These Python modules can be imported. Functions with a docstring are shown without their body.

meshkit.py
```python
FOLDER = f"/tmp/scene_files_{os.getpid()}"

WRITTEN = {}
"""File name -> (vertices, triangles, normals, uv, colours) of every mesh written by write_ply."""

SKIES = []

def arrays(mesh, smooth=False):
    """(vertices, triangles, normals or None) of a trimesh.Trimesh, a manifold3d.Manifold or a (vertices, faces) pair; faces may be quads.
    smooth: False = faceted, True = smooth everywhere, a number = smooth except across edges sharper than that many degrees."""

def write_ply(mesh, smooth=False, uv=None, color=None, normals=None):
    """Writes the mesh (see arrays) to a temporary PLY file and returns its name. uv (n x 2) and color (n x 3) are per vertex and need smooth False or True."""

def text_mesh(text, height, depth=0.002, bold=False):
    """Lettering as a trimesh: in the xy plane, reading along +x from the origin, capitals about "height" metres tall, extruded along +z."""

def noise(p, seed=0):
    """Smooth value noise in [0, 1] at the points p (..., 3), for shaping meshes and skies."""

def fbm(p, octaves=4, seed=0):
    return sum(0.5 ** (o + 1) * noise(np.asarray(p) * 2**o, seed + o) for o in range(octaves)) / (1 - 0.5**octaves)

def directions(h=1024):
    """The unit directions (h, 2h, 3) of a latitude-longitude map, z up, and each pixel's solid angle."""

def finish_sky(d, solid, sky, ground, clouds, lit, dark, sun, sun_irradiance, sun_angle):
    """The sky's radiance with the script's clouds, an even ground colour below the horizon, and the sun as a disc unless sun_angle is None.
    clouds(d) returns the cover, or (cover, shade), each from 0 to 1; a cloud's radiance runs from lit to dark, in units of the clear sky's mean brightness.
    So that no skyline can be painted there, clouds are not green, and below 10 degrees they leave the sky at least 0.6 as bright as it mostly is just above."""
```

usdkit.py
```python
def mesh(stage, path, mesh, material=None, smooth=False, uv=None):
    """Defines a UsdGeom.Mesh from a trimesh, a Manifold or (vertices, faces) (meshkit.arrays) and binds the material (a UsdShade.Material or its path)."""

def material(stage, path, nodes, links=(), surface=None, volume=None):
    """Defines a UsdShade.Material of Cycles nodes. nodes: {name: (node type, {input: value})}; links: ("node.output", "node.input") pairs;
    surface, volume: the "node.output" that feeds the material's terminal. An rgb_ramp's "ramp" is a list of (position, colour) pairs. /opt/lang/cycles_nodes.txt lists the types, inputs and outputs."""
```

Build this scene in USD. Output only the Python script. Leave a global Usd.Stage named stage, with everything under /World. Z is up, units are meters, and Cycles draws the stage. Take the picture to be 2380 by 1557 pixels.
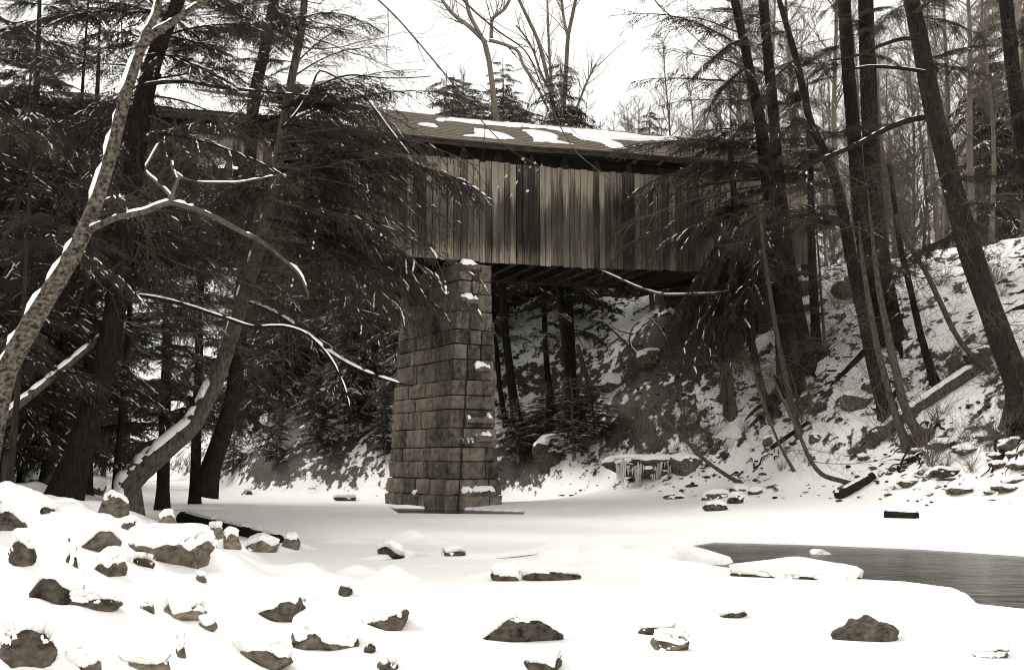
import math
import numpy as np
import trimesh
import usdkit, meshkit
from scipy.interpolate import PchipInterpolator, CubicSpline
from pxr import Usd, UsdGeom, UsdLux, UsdShade, Sdf, Gf, Vt

# ------------------------------------------------------------------ camera, sky, light, exposure
stage = Usd.Stage.CreateInMemory()
UsdGeom.SetStageUpAxis(stage, 'Z')
UsdGeom.SetStageMetersPerUnit(stage, 1.0)
UsdGeom.Xform.Define(stage, '/World')
UsdGeom.Scope.Define(stage, '/World/Looks')
EXPOSURE = 1.05
SKY_STRENGTH = 0.09
SUN_INTENSITY = 0.40
CAM = np.array([0.0, 0.0, 1.8])
F, CX, CY, HZ = 2644.0, 1190.0, 778.5, 1075.0      # lens and horizon, in units of a 2380 px wide picture
PITCH = math.atan((HZ - CY) / F)
camera = UsdGeom.Camera.Define(stage, '/World/camera')
camera.CreateHorizontalApertureAttr(36.0)
camera.CreateFocalLengthAttr(40.0)
camera.CreateClippingRangeAttr(Gf.Vec2f(0.1, 5000))
camera.AddTranslateOp().Set(Gf.Vec3d(*CAM))
camera.AddRotateXOp().Set(90 + math.degrees(PITCH))
camera.CreateExposureAttr(EXPOSURE)
SUN_DIR = np.array([-0.70, 0.36, 0.75]); SUN_DIR /= np.linalg.norm(SUN_DIR)
sun = UsdLux.DistantLight.Define(stage, '/World/sun')
sun.CreateIntensityAttr(SUN_INTENSITY)
sun.CreateAngleAttr(25.0)
sun.CreateNormalizeAttr(True)
sun.CreateColorAttr(Gf.Vec3f(1.0, 0.96, 0.90))
_q = Gf.Rotation(Gf.Vec3d(0, 0, 1), Gf.Vec3d(*SUN_DIR)).GetQuat()
sun.AddOrientOp(UsdGeom.XformOp.PrecisionDouble).Set(_q)
sky = UsdLux.DomeLight.Define(stage, '/World/sky')
sky.CreateIntensityAttr(1.0)
sky.GetPrim().SetCustomDataByKey('kind', 'structure')
sky_mat = usdkit.material(stage, '/World/Looks/sky', {
    's': ('sky_texture', {'sky_type': 'single_scattering', 'sun_disc': False, 'sun_elevation': math.asin(SUN_DIR[2]), 'sun_rotation': math.atan2(SUN_DIR[0], SUN_DIR[1])}),
    'c': ('texture_coordinate', {}),
    'n': ('noise_texture', {'scale': 2.2, 'detail': 4}),
    'r': ('map_range', {'from_min': 0.3, 'from_max': 0.7, 'to_min': 0.90, 'to_max': 1.0, 'clamp': True}),
    'm': ('mix_color', {'blend_type': 'mix', 'b': (6.9, 6.75, 6.4), 'use_clamp': False}),
    'b': ('background_shader', {'strength': SKY_STRENGTH})},
    [('c.generated', 'n.vector'), ('n.fac', 'r.value'), ('r.result', 'm.fac'), ('s.color', 'm.a'), ('m.result', 'b.color')], surface='b.background')
UsdShade.MaterialBindingAPI.Apply(sky.GetPrim()).Bind(sky_mat)

# ------------------------------------------------------------------ picture <-> world
_c, _s = math.cos(PITCH), math.sin(PITCH)


def ray(u, v):
    x, z = (u - CX) / F, (CY - v) / F
    d = np.array([x, _c - _s * z, _s + _c * z])
    return d / d[1]


def W(u, v, Y):
    return CAM + ray(u, v) * Y


def W0(u, v, z=0.0):
    d = ray(u, v)
    return CAM + d * ((z - CAM[2]) / d[2])


def project(p):
    p = np.asarray(p, float) - CAM
    dep = p[..., 1] * _c + p[..., 2] * _s
    up = -p[..., 1] * _s + p[..., 2] * _c
    return np.stack([CX + F * p[..., 0] / dep, CY - F * up / dep], -1)


# ------------------------------------------------------------------ prims
LOC, USED = {}, set()


def free(parent, name):
    p = f'{parent}/{name}'
    k = 0
    while p in USED:
        k += 1
        p = f'{parent}/{name}_{k:03d}'
    USED.add(p)
    return p


def tag(prim, label=None, cat=None, group=None, kind=None):
    prim = prim.GetPrim() if hasattr(prim, 'GetPrim') else prim
    for k, v in (('label', label), ('category', cat), ('group', group), ('kind', kind)):
        if v:
            prim.SetCustomDataByKey(k, v)
    return prim


def thing(name, label, cat, loc=(0, 0, 0), group=None, kind=None):
    path = free('/World', name)
    x = UsdGeom.Xform.Define(stage, path)
    x.AddTranslateOp().Set(Gf.Vec3d(*map(float, loc)))
    LOC[path] = np.asarray(loc, float)
    tag(x, label, cat, group, kind)
    return path


def obj(name, mesh, mat, parent='/World', smooth=False, label=None, cat=None, group=None, kind=None, world=True):
    path = free(parent, name)
    loc = LOC.get(parent, np.zeros(3))
    if isinstance(mesh, (tuple, list)):
        mesh = (np.asarray(mesh[0], float), np.asarray(mesh[1], int))
        v, f = mesh
    else:
        v, f = np.asarray(mesh.vertices, float), np.asarray(mesh.faces, int)
    if len(f) and len(v) != f.max() + 1 or len(np.unique(f)) != len(v):
        use, inv = np.unique(f, return_inverse=True)
        v, f = v[use], inv.reshape(f.shape)
    if world:
        v = v - loc
    m = usdkit.mesh(stage, path, (v, f), M[mat], smooth=smooth)
    LOC[path] = loc
    tag(m, label, cat, group, kind)
    return path


class MB:
    def __init__(self):
        self.v, self.f, self.n = [], [], 0

    def add(self, v, f=None):
        if f is None:
            v, f = (v.vertices, v.faces) if hasattr(v, 'vertices') else v
        v, f = np.asarray(v, float), np.asarray(f, int)
        if len(v) == 0:
            return
        if f.shape[1] == 4:
            f = np.vstack([f[:, [0, 1, 2]], f[:, [0, 2, 3]]])
        self.v.append(v)
        self.f.append(f + self.n)
        self.n += len(v)

    def get(self):
        if not self.v:
            return np.zeros((0, 3)), np.zeros((0, 3), int)
        return np.vstack(self.v), np.vstack(self.f)


# ------------------------------------------------------------------ materials
M = {}


def mat_noise(name, c0, c1, scale=(3, 3, 3), detail=5, lo=0.3, hi=0.7, rough=0.9, bump=0.0, bumpscale=None, space='position', rnd=0.0, dist=0.02, spec=0.06, extra=None):
    """base colour between c0 and c1 by a noise of the point's position; bump of the same or finer noise."""
    nodes = {'g': ('geometry', {}) if space == 'position' else ('texture_coordinate', {}),
             'mp': ('mapping', {'mapping_type': 'point', 'scale': scale}),
             'n': ('noise_texture', {'scale': 1.0, 'detail': detail, 'roughness': 0.6}),
             'r': ('rgb_ramp', {'ramp': [(0, c0), (lo, c0), (hi, c1), (1, c1)]}),
             'p': ('principled_bsdf', {'roughness': rough, 'specular_ior_level': spec})}
    links = [('g.position' if space == 'position' else 'g.object', 'mp.vector'), ('mp.vector', 'n.vector'), ('n.fac', 'r.fac')]
    col = 'r.color'
    if rnd:
        nodes['o'] = ('object_info', {})
        nodes['mr'] = ('map_range', {'from_min': 0, 'from_max': 1, 'to_min': 1 - rnd, 'to_max': 1 + rnd})
        nodes['mu'] = ('vector_math', {'math_type': 'scale'})
        links += [('o.random', 'mr.value'), (col, 'mu.vector1'), ('mr.result', 'mu.scale')]
        col = 'mu.vector'
    links.append((col, 'p.base_color'))
    if bump:
        nodes['mb'] = ('mapping', {'mapping_type': 'point', 'scale': bumpscale or tuple(4 * s for s in scale)})
        nodes['nb'] = ('noise_texture', {'scale': 1.0, 'detail': 4, 'roughness': 0.65})
        nodes['b'] = ('bump', {'strength': bump, 'distance': dist})
        links += [('g.position' if space == 'position' else 'g.object', 'mb.vector'), ('mb.vector', 'nb.vector'), ('nb.fac', 'b.height'), ('b.normal', 'p.normal')]
    M[name] = usdkit.material(stage, '/World/Looks/' + name, nodes, links, surface='p.BSDF')


def sep(x, k=1.0):
    """a warm brown-grey of the given brightness: every tone of the place is some brightness of this one hue"""
    return (x, x * 0.85, x * 0.665)


mat_noise('snow', (0.83, 0.815, 0.785), (0.88, 0.87, 0.845), (1.5, 1.5, 1.5), rough=0.6, bump=0.25, bumpscale=(14, 14, 14), dist=0.02, spec=0.25)
mat_noise('bark_dark', sep(0.007), sep(0.030), (20, 20, 3.2), bump=0.9, bumpscale=(26, 26, 6), dist=0.03, rnd=0.2)
mat_noise('bark_grey', sep(0.022), sep(0.12), (16, 16, 5), bump=0.8, bumpscale=(26, 26, 9), dist=0.02, rnd=0.15)
mat_noise('bark_birch', sep(0.018), sep(0.20), (20, 20, 26), detail=9, bump=1.0, bumpscale=(26, 26, 60), dist=0.03, lo=0.38, hi=0.68)
mat_noise('bark_far_hazed', sep(0.10), sep(0.20), (4, 4, 1.2), bump=0.4, rnd=0.3)  # bark of distant trees, lightened: haze over distance put into the colour
mat_noise('rock', sep(0.014), sep(0.17), (9, 9, 12), bump=0.9, bumpscale=(22, 22, 26), dist=0.03, rnd=0.35)
mat_noise('rock_pale', sep(0.05), sep(0.24), (9, 9, 14), bump=0.7, bumpscale=(26, 26, 30), dist=0.02, rnd=0.2)
mat_noise('soil', sep(0.015), sep(0.06), (3, 3, 3), bump=0.9, bumpscale=(14, 14, 14), dist=0.05)
mat_noise('litter', sep(0.025), sep(0.10), (3, 3, 3), rnd=0.5, rough=0.95)
mat_noise('timber_dark', sep(0.016), sep(0.06), (2, 2, 8), bump=0.5, bumpscale=(6, 6, 40), rnd=0.3)
mat_noise('steel', sep(0.02), sep(0.06), (4, 4, 4), rnd=0.1, rough=0.7)
mat_noise('roof_sheet', sep(0.10), sep(0.17), (2.5, 2.5, 2.5), bump=0.4, bumpscale=(18, 18, 18), lo=0.25, hi=0.75)
mat_noise('ice', (.26, .24, .21), (.62, .60, .56), (9, 9, 2), bump=0.5, bumpscale=(18, 18, 4), rough=0.35, spec=0.5)
mat_noise('dark_stone', sep(0.018), sep(0.09), (3, 3, 3), bump=0.8, bumpscale=(22, 22, 22), rnd=0.3)
mat_noise('dead_leaf', sep(0.35), sep(0.5), (9, 9, 9))
# foliage: needles with a little light through them
M['needles'] = usdkit.material(stage, '/World/Looks/needles', {
    'o': ('object_info', {}), 'g': ('geometry', {}),
    'n': ('noise_texture', {'scale': 1.4, 'detail': 3}),
    'r': ('rgb_ramp', {'ramp': [(0, sep(0.02)), (0.35, sep(0.026)), (0.7, sep(0.072)), (1, sep(0.095))]}),
    'd': ('principled_bsdf', {'roughness': 0.85, 'specular_ior_level': 0.05}),
    't': ('translucent_bsdf', {'color': sep(0.09)}), 'm': ('mix_closure', {'fac': 0.25})},
    [('g.position', 'n.vector'), ('n.fac', 'r.fac'), ('r.color', 'd.base_color'), ('d.BSDF', 'm.closure1'), ('t.BSDF', 'm.closure2')], surface='m.closure')
# bank and river snow: where the primvar dirt is high, leaf litter and soil show through
M['ground'] = usdkit.material(stage, '/World/Looks/ground', {
    'a': ('attribute', {'attribute': 'dirt'}), 'g': ('geometry', {}),
    'n1': ('noise_texture', {'scale': 2.1, 'detail': 8, 'roughness': 0.66}),
    'n2': ('noise_texture', {'scale': 0.55, 'detail': 3}),
    'n3': ('noise_texture', {'scale': 16.0, 'detail': 4}),
    'nl': ('noise_texture', {'scale': 9.0, 'detail': 4}),
    's': ('math', {'math_type': 'add'}), 's2': ('math', {'math_type': 'multiply_add', 'value2': 0.6}),
    'mr': ('map_range', {'range_type': 'smoothstep', 'from_min': 1.10, 'from_max': 1.17, 'to_min': 0, 'to_max': 1}),
    'lr': ('rgb_ramp', {'ramp': [(0, sep(0.018)), (0.4, sep(0.03)), (0.65, sep(0.09)), (1, sep(0.14))]}),
    'm': ('mix_color', {'blend_type': 'mix', 'a': (0.87, 0.858, 0.83)}),
    'h': ('math', {'math_type': 'multiply_add', 'value2': -1.4}),
    'b': ('bump', {'strength': 0.45, 'distance': 0.035}),
    'p': ('principled_bsdf', {'roughness': 0.65, 'specular_ior_level': 0.2})},
    [('g.position', 'n1.vector'), ('g.position', 'n2.vector'), ('g.position', 'n3.vector'), ('g.position', 'nl.vector'),
     ('n2.fac', 's2.value1'), ('n1.fac', 's2.value3'), ('s2.value', 's.value1'), ('a.fac', 's.value2'), ('s.value', 'mr.value'),
     ('nl.fac', 'lr.fac'), ('lr.color', 'm.b'), ('mr.result', 'm.fac'), ('m.result', 'p.base_color'),
     ('mr.result', 'h.value1'), ('n3.fac', 'h.value3'), ('h.value', 'b.height'), ('b.normal', 'p.normal')], surface='p.BSDF')
M['water'] = usdkit.material(stage, '/World/Looks/water', {
    'g': ('geometry', {}), 'mp': ('mapping', {'scale': (1.4, 2.2, 1.0), 'rotation': (0, 0, -0.25)}),
    'n': ('noise_texture', {'scale': 1.6, 'detail': 4, 'roughness': 0.55}),
    'b': ('bump', {'strength': 0.4, 'distance': 0.04}),
    'm2': ('mapping', {'scale': (0.30, 0.75, 1.0), 'rotation': (0, 0, -0.12)}), 'n2': ('noise_texture', {'scale': 1.0, 'detail': 6, 'roughness': 0.62, 'distortion': 0.6}),
    'r2': ('rgb_ramp', {'ramp': [(0, sep(0.008)), (0.46, sep(0.014)), (0.62, sep(0.06)), (1, sep(0.12))]}),
    'p': ('principled_bsdf', {'roughness': 0.2, 'specular_ior_level': 0.05, 'ior': 1.33})},
    [('g.position', 'mp.vector'), ('mp.vector', 'n.vector'), ('n.fac', 'b.height'), ('b.normal', 'p.normal'), ('g.position', 'm2.vector'), ('m2.vector', 'n2.vector'), ('n2.fac', 'r2.fac'), ('r2.color', 'p.base_color')], surface='p.BSDF')
RING = (-5.7, 45.9, 11.02)
# weathered siding: pale grey boards with long dark run-off stains, each board its own tone
M['siding'] = usdkit.material(stage, '/World/Looks/siding', {
    'g': ('geometry', {}), 'o': ('object_info', {}),
    'x': ('separate_xyz', {}),
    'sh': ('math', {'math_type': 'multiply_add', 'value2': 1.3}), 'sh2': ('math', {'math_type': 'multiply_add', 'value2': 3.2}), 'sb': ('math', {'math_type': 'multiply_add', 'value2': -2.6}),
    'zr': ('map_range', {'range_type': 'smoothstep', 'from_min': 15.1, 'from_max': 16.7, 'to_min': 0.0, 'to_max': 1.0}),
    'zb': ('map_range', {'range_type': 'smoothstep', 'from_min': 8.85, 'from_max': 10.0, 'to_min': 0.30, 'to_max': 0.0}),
    'mp': ('mapping', {'scale': (1.6, 1.6, 0.28)}), 'n': ('noise_texture', {'scale': 1.0, 'detail': 4, 'roughness': 0.6}),
    'mq': ('mapping', {'scale': (9, 9, 0.55)}), 'q': ('noise_texture', {'scale': 1.0, 'detail': 5, 'roughness': 0.7}),
    'mg': ('mapping', {'scale': (22, 22, 0.8)}), 'gr': ('noise_texture', {'scale': 1.0, 'detail': 3}),
    'a1': ('math', {'math_type': 'multiply_add', 'value2': 0.62}),
    'a2': ('math', {'math_type': 'multiply_add', 'value2': 0.28}),
    'a3': ('math', {'math_type': 'multiply_add', 'value2': 0.24}),
    'a4': ('math', {'math_type': 'add', 'value1': 0.0, 'value2': 0.0}),
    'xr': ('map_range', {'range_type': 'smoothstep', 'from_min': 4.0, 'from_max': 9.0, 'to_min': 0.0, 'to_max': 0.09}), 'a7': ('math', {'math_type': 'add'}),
    'a5': ('math', {'math_type': 'multiply_add', 'value2': 0.30}),
    'a8': ('math', {'math_type': 'subtract', 'value2': 0.085}), 'a6': ('math', {'math_type': 'multiply_add', 'value2': 0.34}),
    'r': ('rgb_ramp', {'ramp': [(0, sep(0.010)), (0.54, sep(0.018)), (0.75, sep(0.075)), (0.92, sep(0.165)), (1, sep(0.25))]}),
    'dw': ('vector_math', {'math_type': 'distance', 'vector2': RING}), 'rw': ('rgb_ramp', {'ramp': [(0, (0, 0, 0)), (0.55, (0, 0, 0)), (0.72, (1, 1, 1)), (0.85, (.8, .8, .8)), (1, (0, 0, 0))]}), 'rs': ('math', {'math_type': 'multiply', 'value2': 0.75}), 'rm': ('math', {'math_type': 'multiply_add', 'value2': 0.24}),
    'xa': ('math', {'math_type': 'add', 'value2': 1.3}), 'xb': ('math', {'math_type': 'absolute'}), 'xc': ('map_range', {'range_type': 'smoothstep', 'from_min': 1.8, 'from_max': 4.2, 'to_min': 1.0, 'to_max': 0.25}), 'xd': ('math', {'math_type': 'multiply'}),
    'b': ('bump', {'strength': 0.5, 'distance': 0.01}),
    'p': ('principled_bsdf', {'roughness': 0.9, 'specular_ior_level': 0.15})},
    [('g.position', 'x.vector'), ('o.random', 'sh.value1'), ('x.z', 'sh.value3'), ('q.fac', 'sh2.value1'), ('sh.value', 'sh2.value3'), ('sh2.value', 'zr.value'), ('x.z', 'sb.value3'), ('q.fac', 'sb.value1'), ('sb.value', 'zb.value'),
     ('g.position', 'mp.vector'), ('mp.vector', 'n.vector'), ('g.position', 'mq.vector'), ('mq.vector', 'q.vector'), ('g.position', 'mg.vector'), ('mg.vector', 'gr.vector'),
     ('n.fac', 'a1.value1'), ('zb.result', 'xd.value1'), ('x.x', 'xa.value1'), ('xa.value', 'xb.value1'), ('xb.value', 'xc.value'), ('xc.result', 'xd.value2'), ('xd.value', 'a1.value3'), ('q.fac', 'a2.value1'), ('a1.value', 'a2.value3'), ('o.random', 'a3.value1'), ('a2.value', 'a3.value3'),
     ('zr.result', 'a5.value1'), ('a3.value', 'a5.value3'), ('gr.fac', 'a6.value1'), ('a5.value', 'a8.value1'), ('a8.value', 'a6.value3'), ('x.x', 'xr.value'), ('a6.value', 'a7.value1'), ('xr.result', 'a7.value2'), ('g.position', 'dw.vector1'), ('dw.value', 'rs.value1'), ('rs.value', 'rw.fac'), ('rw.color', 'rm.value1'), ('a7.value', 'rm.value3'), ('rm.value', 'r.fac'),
     ('r.color', 'p.base_color'), ('gr.fac', 'b.height'), ('b.normal', 'p.normal')], surface='p.BSDF')
# pier stone: grey sandstone, mottled, streaked dark where water runs down
M['pier_stone'] = usdkit.material(stage, '/World/Looks/pier_stone', {
    'g': ('geometry', {}), 'o': ('object_info', {}),
    'n': ('noise_texture', {'scale': 5.0, 'detail': 6, 'roughness': 0.65}),
    'mp': ('mapping', {'scale': (1.7, 1.7, 0.5)}), 'q': ('noise_texture', {'scale': 1.0, 'detail': 3}),
    'f': ('noise_texture', {'scale': 26.0, 'detail': 4}),
    'a1': ('math', {'math_type': 'multiply_add', 'value2': 0.42}), 'a2': ('math', {'math_type': 'multiply_add', 'value2': 0.50}), 'a3': ('math', {'math_type': 'multiply', 'value2': 0.17}),
    'r': ('rgb_ramp', {'ramp': [(0, sep(0.018)), (0.42, sep(0.035)), (0.54, sep(0.11)), (0.68, sep(0.21)), (1, sep(0.30))]}),
    'b': ('bump', {'strength': 0.8, 'distance': 0.03}),
    'p': ('principled_bsdf', {'roughness': 0.95, 'specular_ior_level': 0.1})},
    [('g.position', 'n.vector'), ('g.position', 'mp.vector'), ('mp.vector', 'q.vector'), ('g.position', 'f.vector'), ('o.random', 'a3.value1'),
     ('q.fac', 'a1.value1'), ('a3.value', 'a1.value3'), ('n.fac', 'a2.value1'), ('a1.value', 'a2.value3'), ('a2.value', 'r.fac'),
     ('r.color', 'p.base_color'), ('f.fac', 'b.height'), ('b.normal', 'p.normal')], surface='p.BSDF')

# ------------------------------------------------------------------ ground
R_TOE = np.array([(34, -60), (31, 6), (27, 16), (16, 32.5), (9.5, 42), (4.7, 49), (-0.6, 56), (-6.4, 59.5), (-14, 65), (-21, 78), (-30, 108), (-60, 170), (-200, 420)], float)
L_TOE = np.array([(-6, -60), (-3.0, -10), (-1.8, 7.5), (-2.6, 12), (-4.4, 20), (-9.3, 28.5), (-14, 42), (-21, 60), (-28, 85), (-39, 120), (-75, 180), (-220, 430)], float)


def sd_line(x, y, poly):
    """signed distance to a polyline; positive on the right of its direction"""
    best, out = np.full(np.shape(x), 1e18), np.zeros(np.shape(x))
    for (ax, ay), (bx, by) in zip(poly[:-1], poly[1:]):
        dx, dy = bx - ax, by - ay
        t = np.clip(((x - ax) * dx + (y - ay) * dy) / (dx * dx + dy * dy), 0, 1)
        qx, qy = x - ax - t * dx, y - ay - t * dy
        d2 = qx * qx + qy * qy
        sgn = np.where(dx * (y - ay) - dy * (x - ax) < 0, 1.0, -1.0)
        out = np.where(d2 < best, sgn * np.sqrt(d2), out)
        best = np.minimum(best, d2)
    return out


def sd_poly(x, y, poly):
    """signed distance to a closed polygon; negative inside"""
    best, inside = np.full(np.shape(x), 1e18), np.zeros(np.shape(x), bool)
    p = np.asarray(poly, float)
    for (ax, ay), (bx, by) in zip(p, np.roll(p, -1, 0)):
        dx, dy = bx - ax, by - ay
        t = np.clip(((x - ax) * dx + (y - ay) * dy) / (dx * dx + dy * dy + 1e-12), 0, 1)
        best = np.minimum(best, (x - ax - t * dx) ** 2 + (y - ay - t * dy) ** 2)
        cross = ((ay > y) != (by > y)) & (x < (bx - ax) * (y - ay) / (by - ay + 1e-12) + ax)
        inside ^= cross
    d = np.sqrt(best)
    return np.where(inside, -d, d)


def sm(x, a, b):
    t = np.clip((x - a) / (b - a), 0, 1)
    return t * t * (3 - 2 * t)


PR_NEAR = PchipInterpolator([-400, -9, -3, 0, 1.5, 4, 8, 11, 14, 20, 60, 900], [-.02, -.02, .22, .6, 1.35, 3.5, 7.4, 9.9, 11.4, 12.3, 13.5, 20])
PR_FAR = PchipInterpolator([-400, -2, 0, 0.9, 2.0, 4.5, 6.5, 9, 12, 20, 60, 900], [0, 0, .12, 1.7, 3.0, 5.0, 7.4, 9.4, 11.2, 12.2, 13.5, 20])
PL = PchipInterpolator([-400, -1.5, -.3, .5, 2, 5, 9, 15, 25, 40, 900], [0, 0, .06, .42, .85, 1.5, 2.7, 4.8, 8.8, 12.5, 22])


def fb(x, y, s, o=4, seed=0):
    return meshkit.fbm(np.stack([np.asarray(x) * s, np.asarray(y) * s, np.full(np.shape(x), seed * 7.3)], -1), o, seed) - 0.5


POOLS = [[(1595, 1264), (1660, 1256), (1900, 1262), (2150, 1272), (2380, 1287), (2800, 1310), (3000, 1450), (2600, 1432), (2380, 1418), (2278, 1408), (2250, 1386), (2215, 1369), (2100, 1354), (1950, 1347), (1850, 1338), (1720, 1325), (1600, 1315), (1490, 1307), (1580, 1302), (1680, 1306), (1702, 1300), (1650, 1283)],
         [(903, 1178), (1000, 1179), (1220, 1187), (1215, 1197), (1000, 1195), (930, 1194)],
         [(836, 1303), (880, 1295), (960, 1291), (1000, 1296), (900, 1306)],
         [(1058, 1300), (1150, 1292), (1230, 1283), (1380, 1275), (1395, 1279), (1250, 1291), (1200, 1299), (1100, 1304)]]
POOLS = [np.array([W0(u, v, -0.03)[:2] for u, v in p]) for p in POOLS]
MOUNDS = []          # (x, y, rx, ry, height): snow banked on boulders


def H0(x, y):
    x, y = np.asarray(x, float), np.asarray(y, float)
    dr = sd_line(x, y, R_TOE) + 1.3 * fb(x, y, 0.22, 3, 1)
    dl = -sd_line(x, y, L_TOE) + 0.9 * fb(x, y, 0.3, 3, 2)
    far = sm(y - 0.35 * x, 46, 54)
    zr = PR_NEAR(dr) * (1 - far) + PR_FAR(dr) * far
    zl = PL(dl)
    z = np.maximum(zr, zl)
    bank = sm(np.maximum(dr, dl), -1.0, 3.0)
    rough = np.maximum(bank, 0.75 * sm(dl, -1.5, 0.6) * sm(y, 60, 30))
    z = z + rough * (0.55 * fb(x, y, 0.55, 4, 3) + 0.30 * fb(x, y, 1.6, 3, 4)) + 0.10 * fb(x, y, 0.35, 3, 5) * (1 - bank)
    z = z + bank * 0.5 * np.abs(fb(x, y, 0.35, 2, 9)) * sm(dr, 1, 6) + bank * .22 * fb(x, y, 3.3, 2, 12)
    z = z + 2.7 * np.exp(-(((x - 8.8) / 3.6) ** 2 + ((y - 54.5) / 4.0) ** 2))
    for p in POOLS:
        b = p.mean(0)
        r = np.abs(p - b).max() + 3
        near = (np.abs(x - b[0]) < r) & (np.abs(y - b[1]) < r)
        if np.any(near):
            d = np.where(near, sd_poly(x, y, p) + 0.10 * fb(x, y, 1.4, 3, 6), 9.0)
            z = np.where(d < 1.6, z * sm(d, 0.0, 1.6) + 0.012 * sm(d, 0.0, 0.2) - 0.28 * sm(-d, -0.03, 0.12), z)
    return z


def H(x, y):
    z = H0(x, y)
    for (mx, my, rx, ry, h) in MOUNDS:
        q = ((x - mx) / rx) ** 2 + ((y - my) / np.where(y < my, ry * .45, ry)) ** 2
        z = z + h * np.exp(-q)
    return z


def ground_hit(u, v, y0=4.0, y1=140.0, f=H0):
    d = ray(u, v)
    Y = np.concatenate([np.arange(y0, 40, 0.03), np.arange(40, y1, 0.08)])
    p = CAM + d[None] * Y[:, None]
    below = p[:, 2] <= f(p[:, 0], p[:, 1])
    i = int(np.argmax(below)) if below.any() else len(Y) - 1
    q = p[i]
    return np.array([q[0], q[1], float(f(np.array([q[0]]), np.array([q[1]]))[0])])


# ------------------------------------------------------------------ shapes
def norm(a):
    return a / (np.linalg.norm(a, axis=-1, keepdims=True) + 1e-12)


def smooth_path(P, R, n):
    P, R = np.asarray(P, float), np.asarray(R, float)
    t = np.concatenate([[0], np.cumsum(np.linalg.norm(np.diff(P, axis=0), axis=1))])
    s = np.linspace(0, t[-1], n)
    return PchipInterpolator(t, P)(s) if len(P) > 2 else P[0] + (P[1] - P[0]) * (s / t[-1])[:, None], np.interp(s, t, R)


def frames(P):
    T = norm(np.gradient(P, axis=0))
    a = np.cross(T[0], [0.0, 1.0, 0.2])
    A = [a / np.linalg.norm(a)]
    for i in range(1, len(P)):
        a = A[-1] - T[i] * (A[-1] @ T[i])
        A.append(a / np.linalg.norm(a))
    A = np.array(A)
    return T, A, np.cross(T, A)


def tube(P, R, n=8, rough=0.0, seed=0, cap=True):
    P, R = np.asarray(P, float), np.broadcast_to(np.asarray(R, float), (len(P),))
    T, A, B = frames(P)
    an = np.arange(n) * 2 * np.pi / n
    D = np.cos(an)[None, :, None] * A[:, None] + np.sin(an)[None, :, None] * B[:, None]
    r = R[:, None] * np.ones((1, n))
    if rough:
        q = P[:, None] + D * R[:, None, None]
        r = r * (1 + rough * 2 * (meshkit.fbm(q * np.array([5, 5, 1.6]) / max(0.25, float(R.max()) * 4), 3, seed) - 0.5))
    v = P[:, None] + D * r[..., None]
    k = len(P)
    i, j = np.meshgrid(np.arange(k - 1), np.arange(n), indexing='ij')
    q = np.stack([i * n + j, i * n + (j + 1) % n, (i + 1) * n + (j + 1) % n, (i + 1) * n + j], -1).reshape(-1, 4)
    f = np.vstack([q[:, [0, 1, 2]], q[:, [0, 2, 3]]])
    v = v.reshape(-1, 3)
    if cap:
        v = np.vstack([v, P[:1], P[-1:]])
        j = np.arange(n)
        c0 = np.stack([np.full(n, k * n), (j + 1) % n, j], 1)
        c1 = np.stack([np.full(n, k * n + 1), (k - 1) * n + j, (k - 1) * n + (j + 1) % n], 1)
        f = np.vstack([f, c0, c1])
    return v, f


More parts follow.
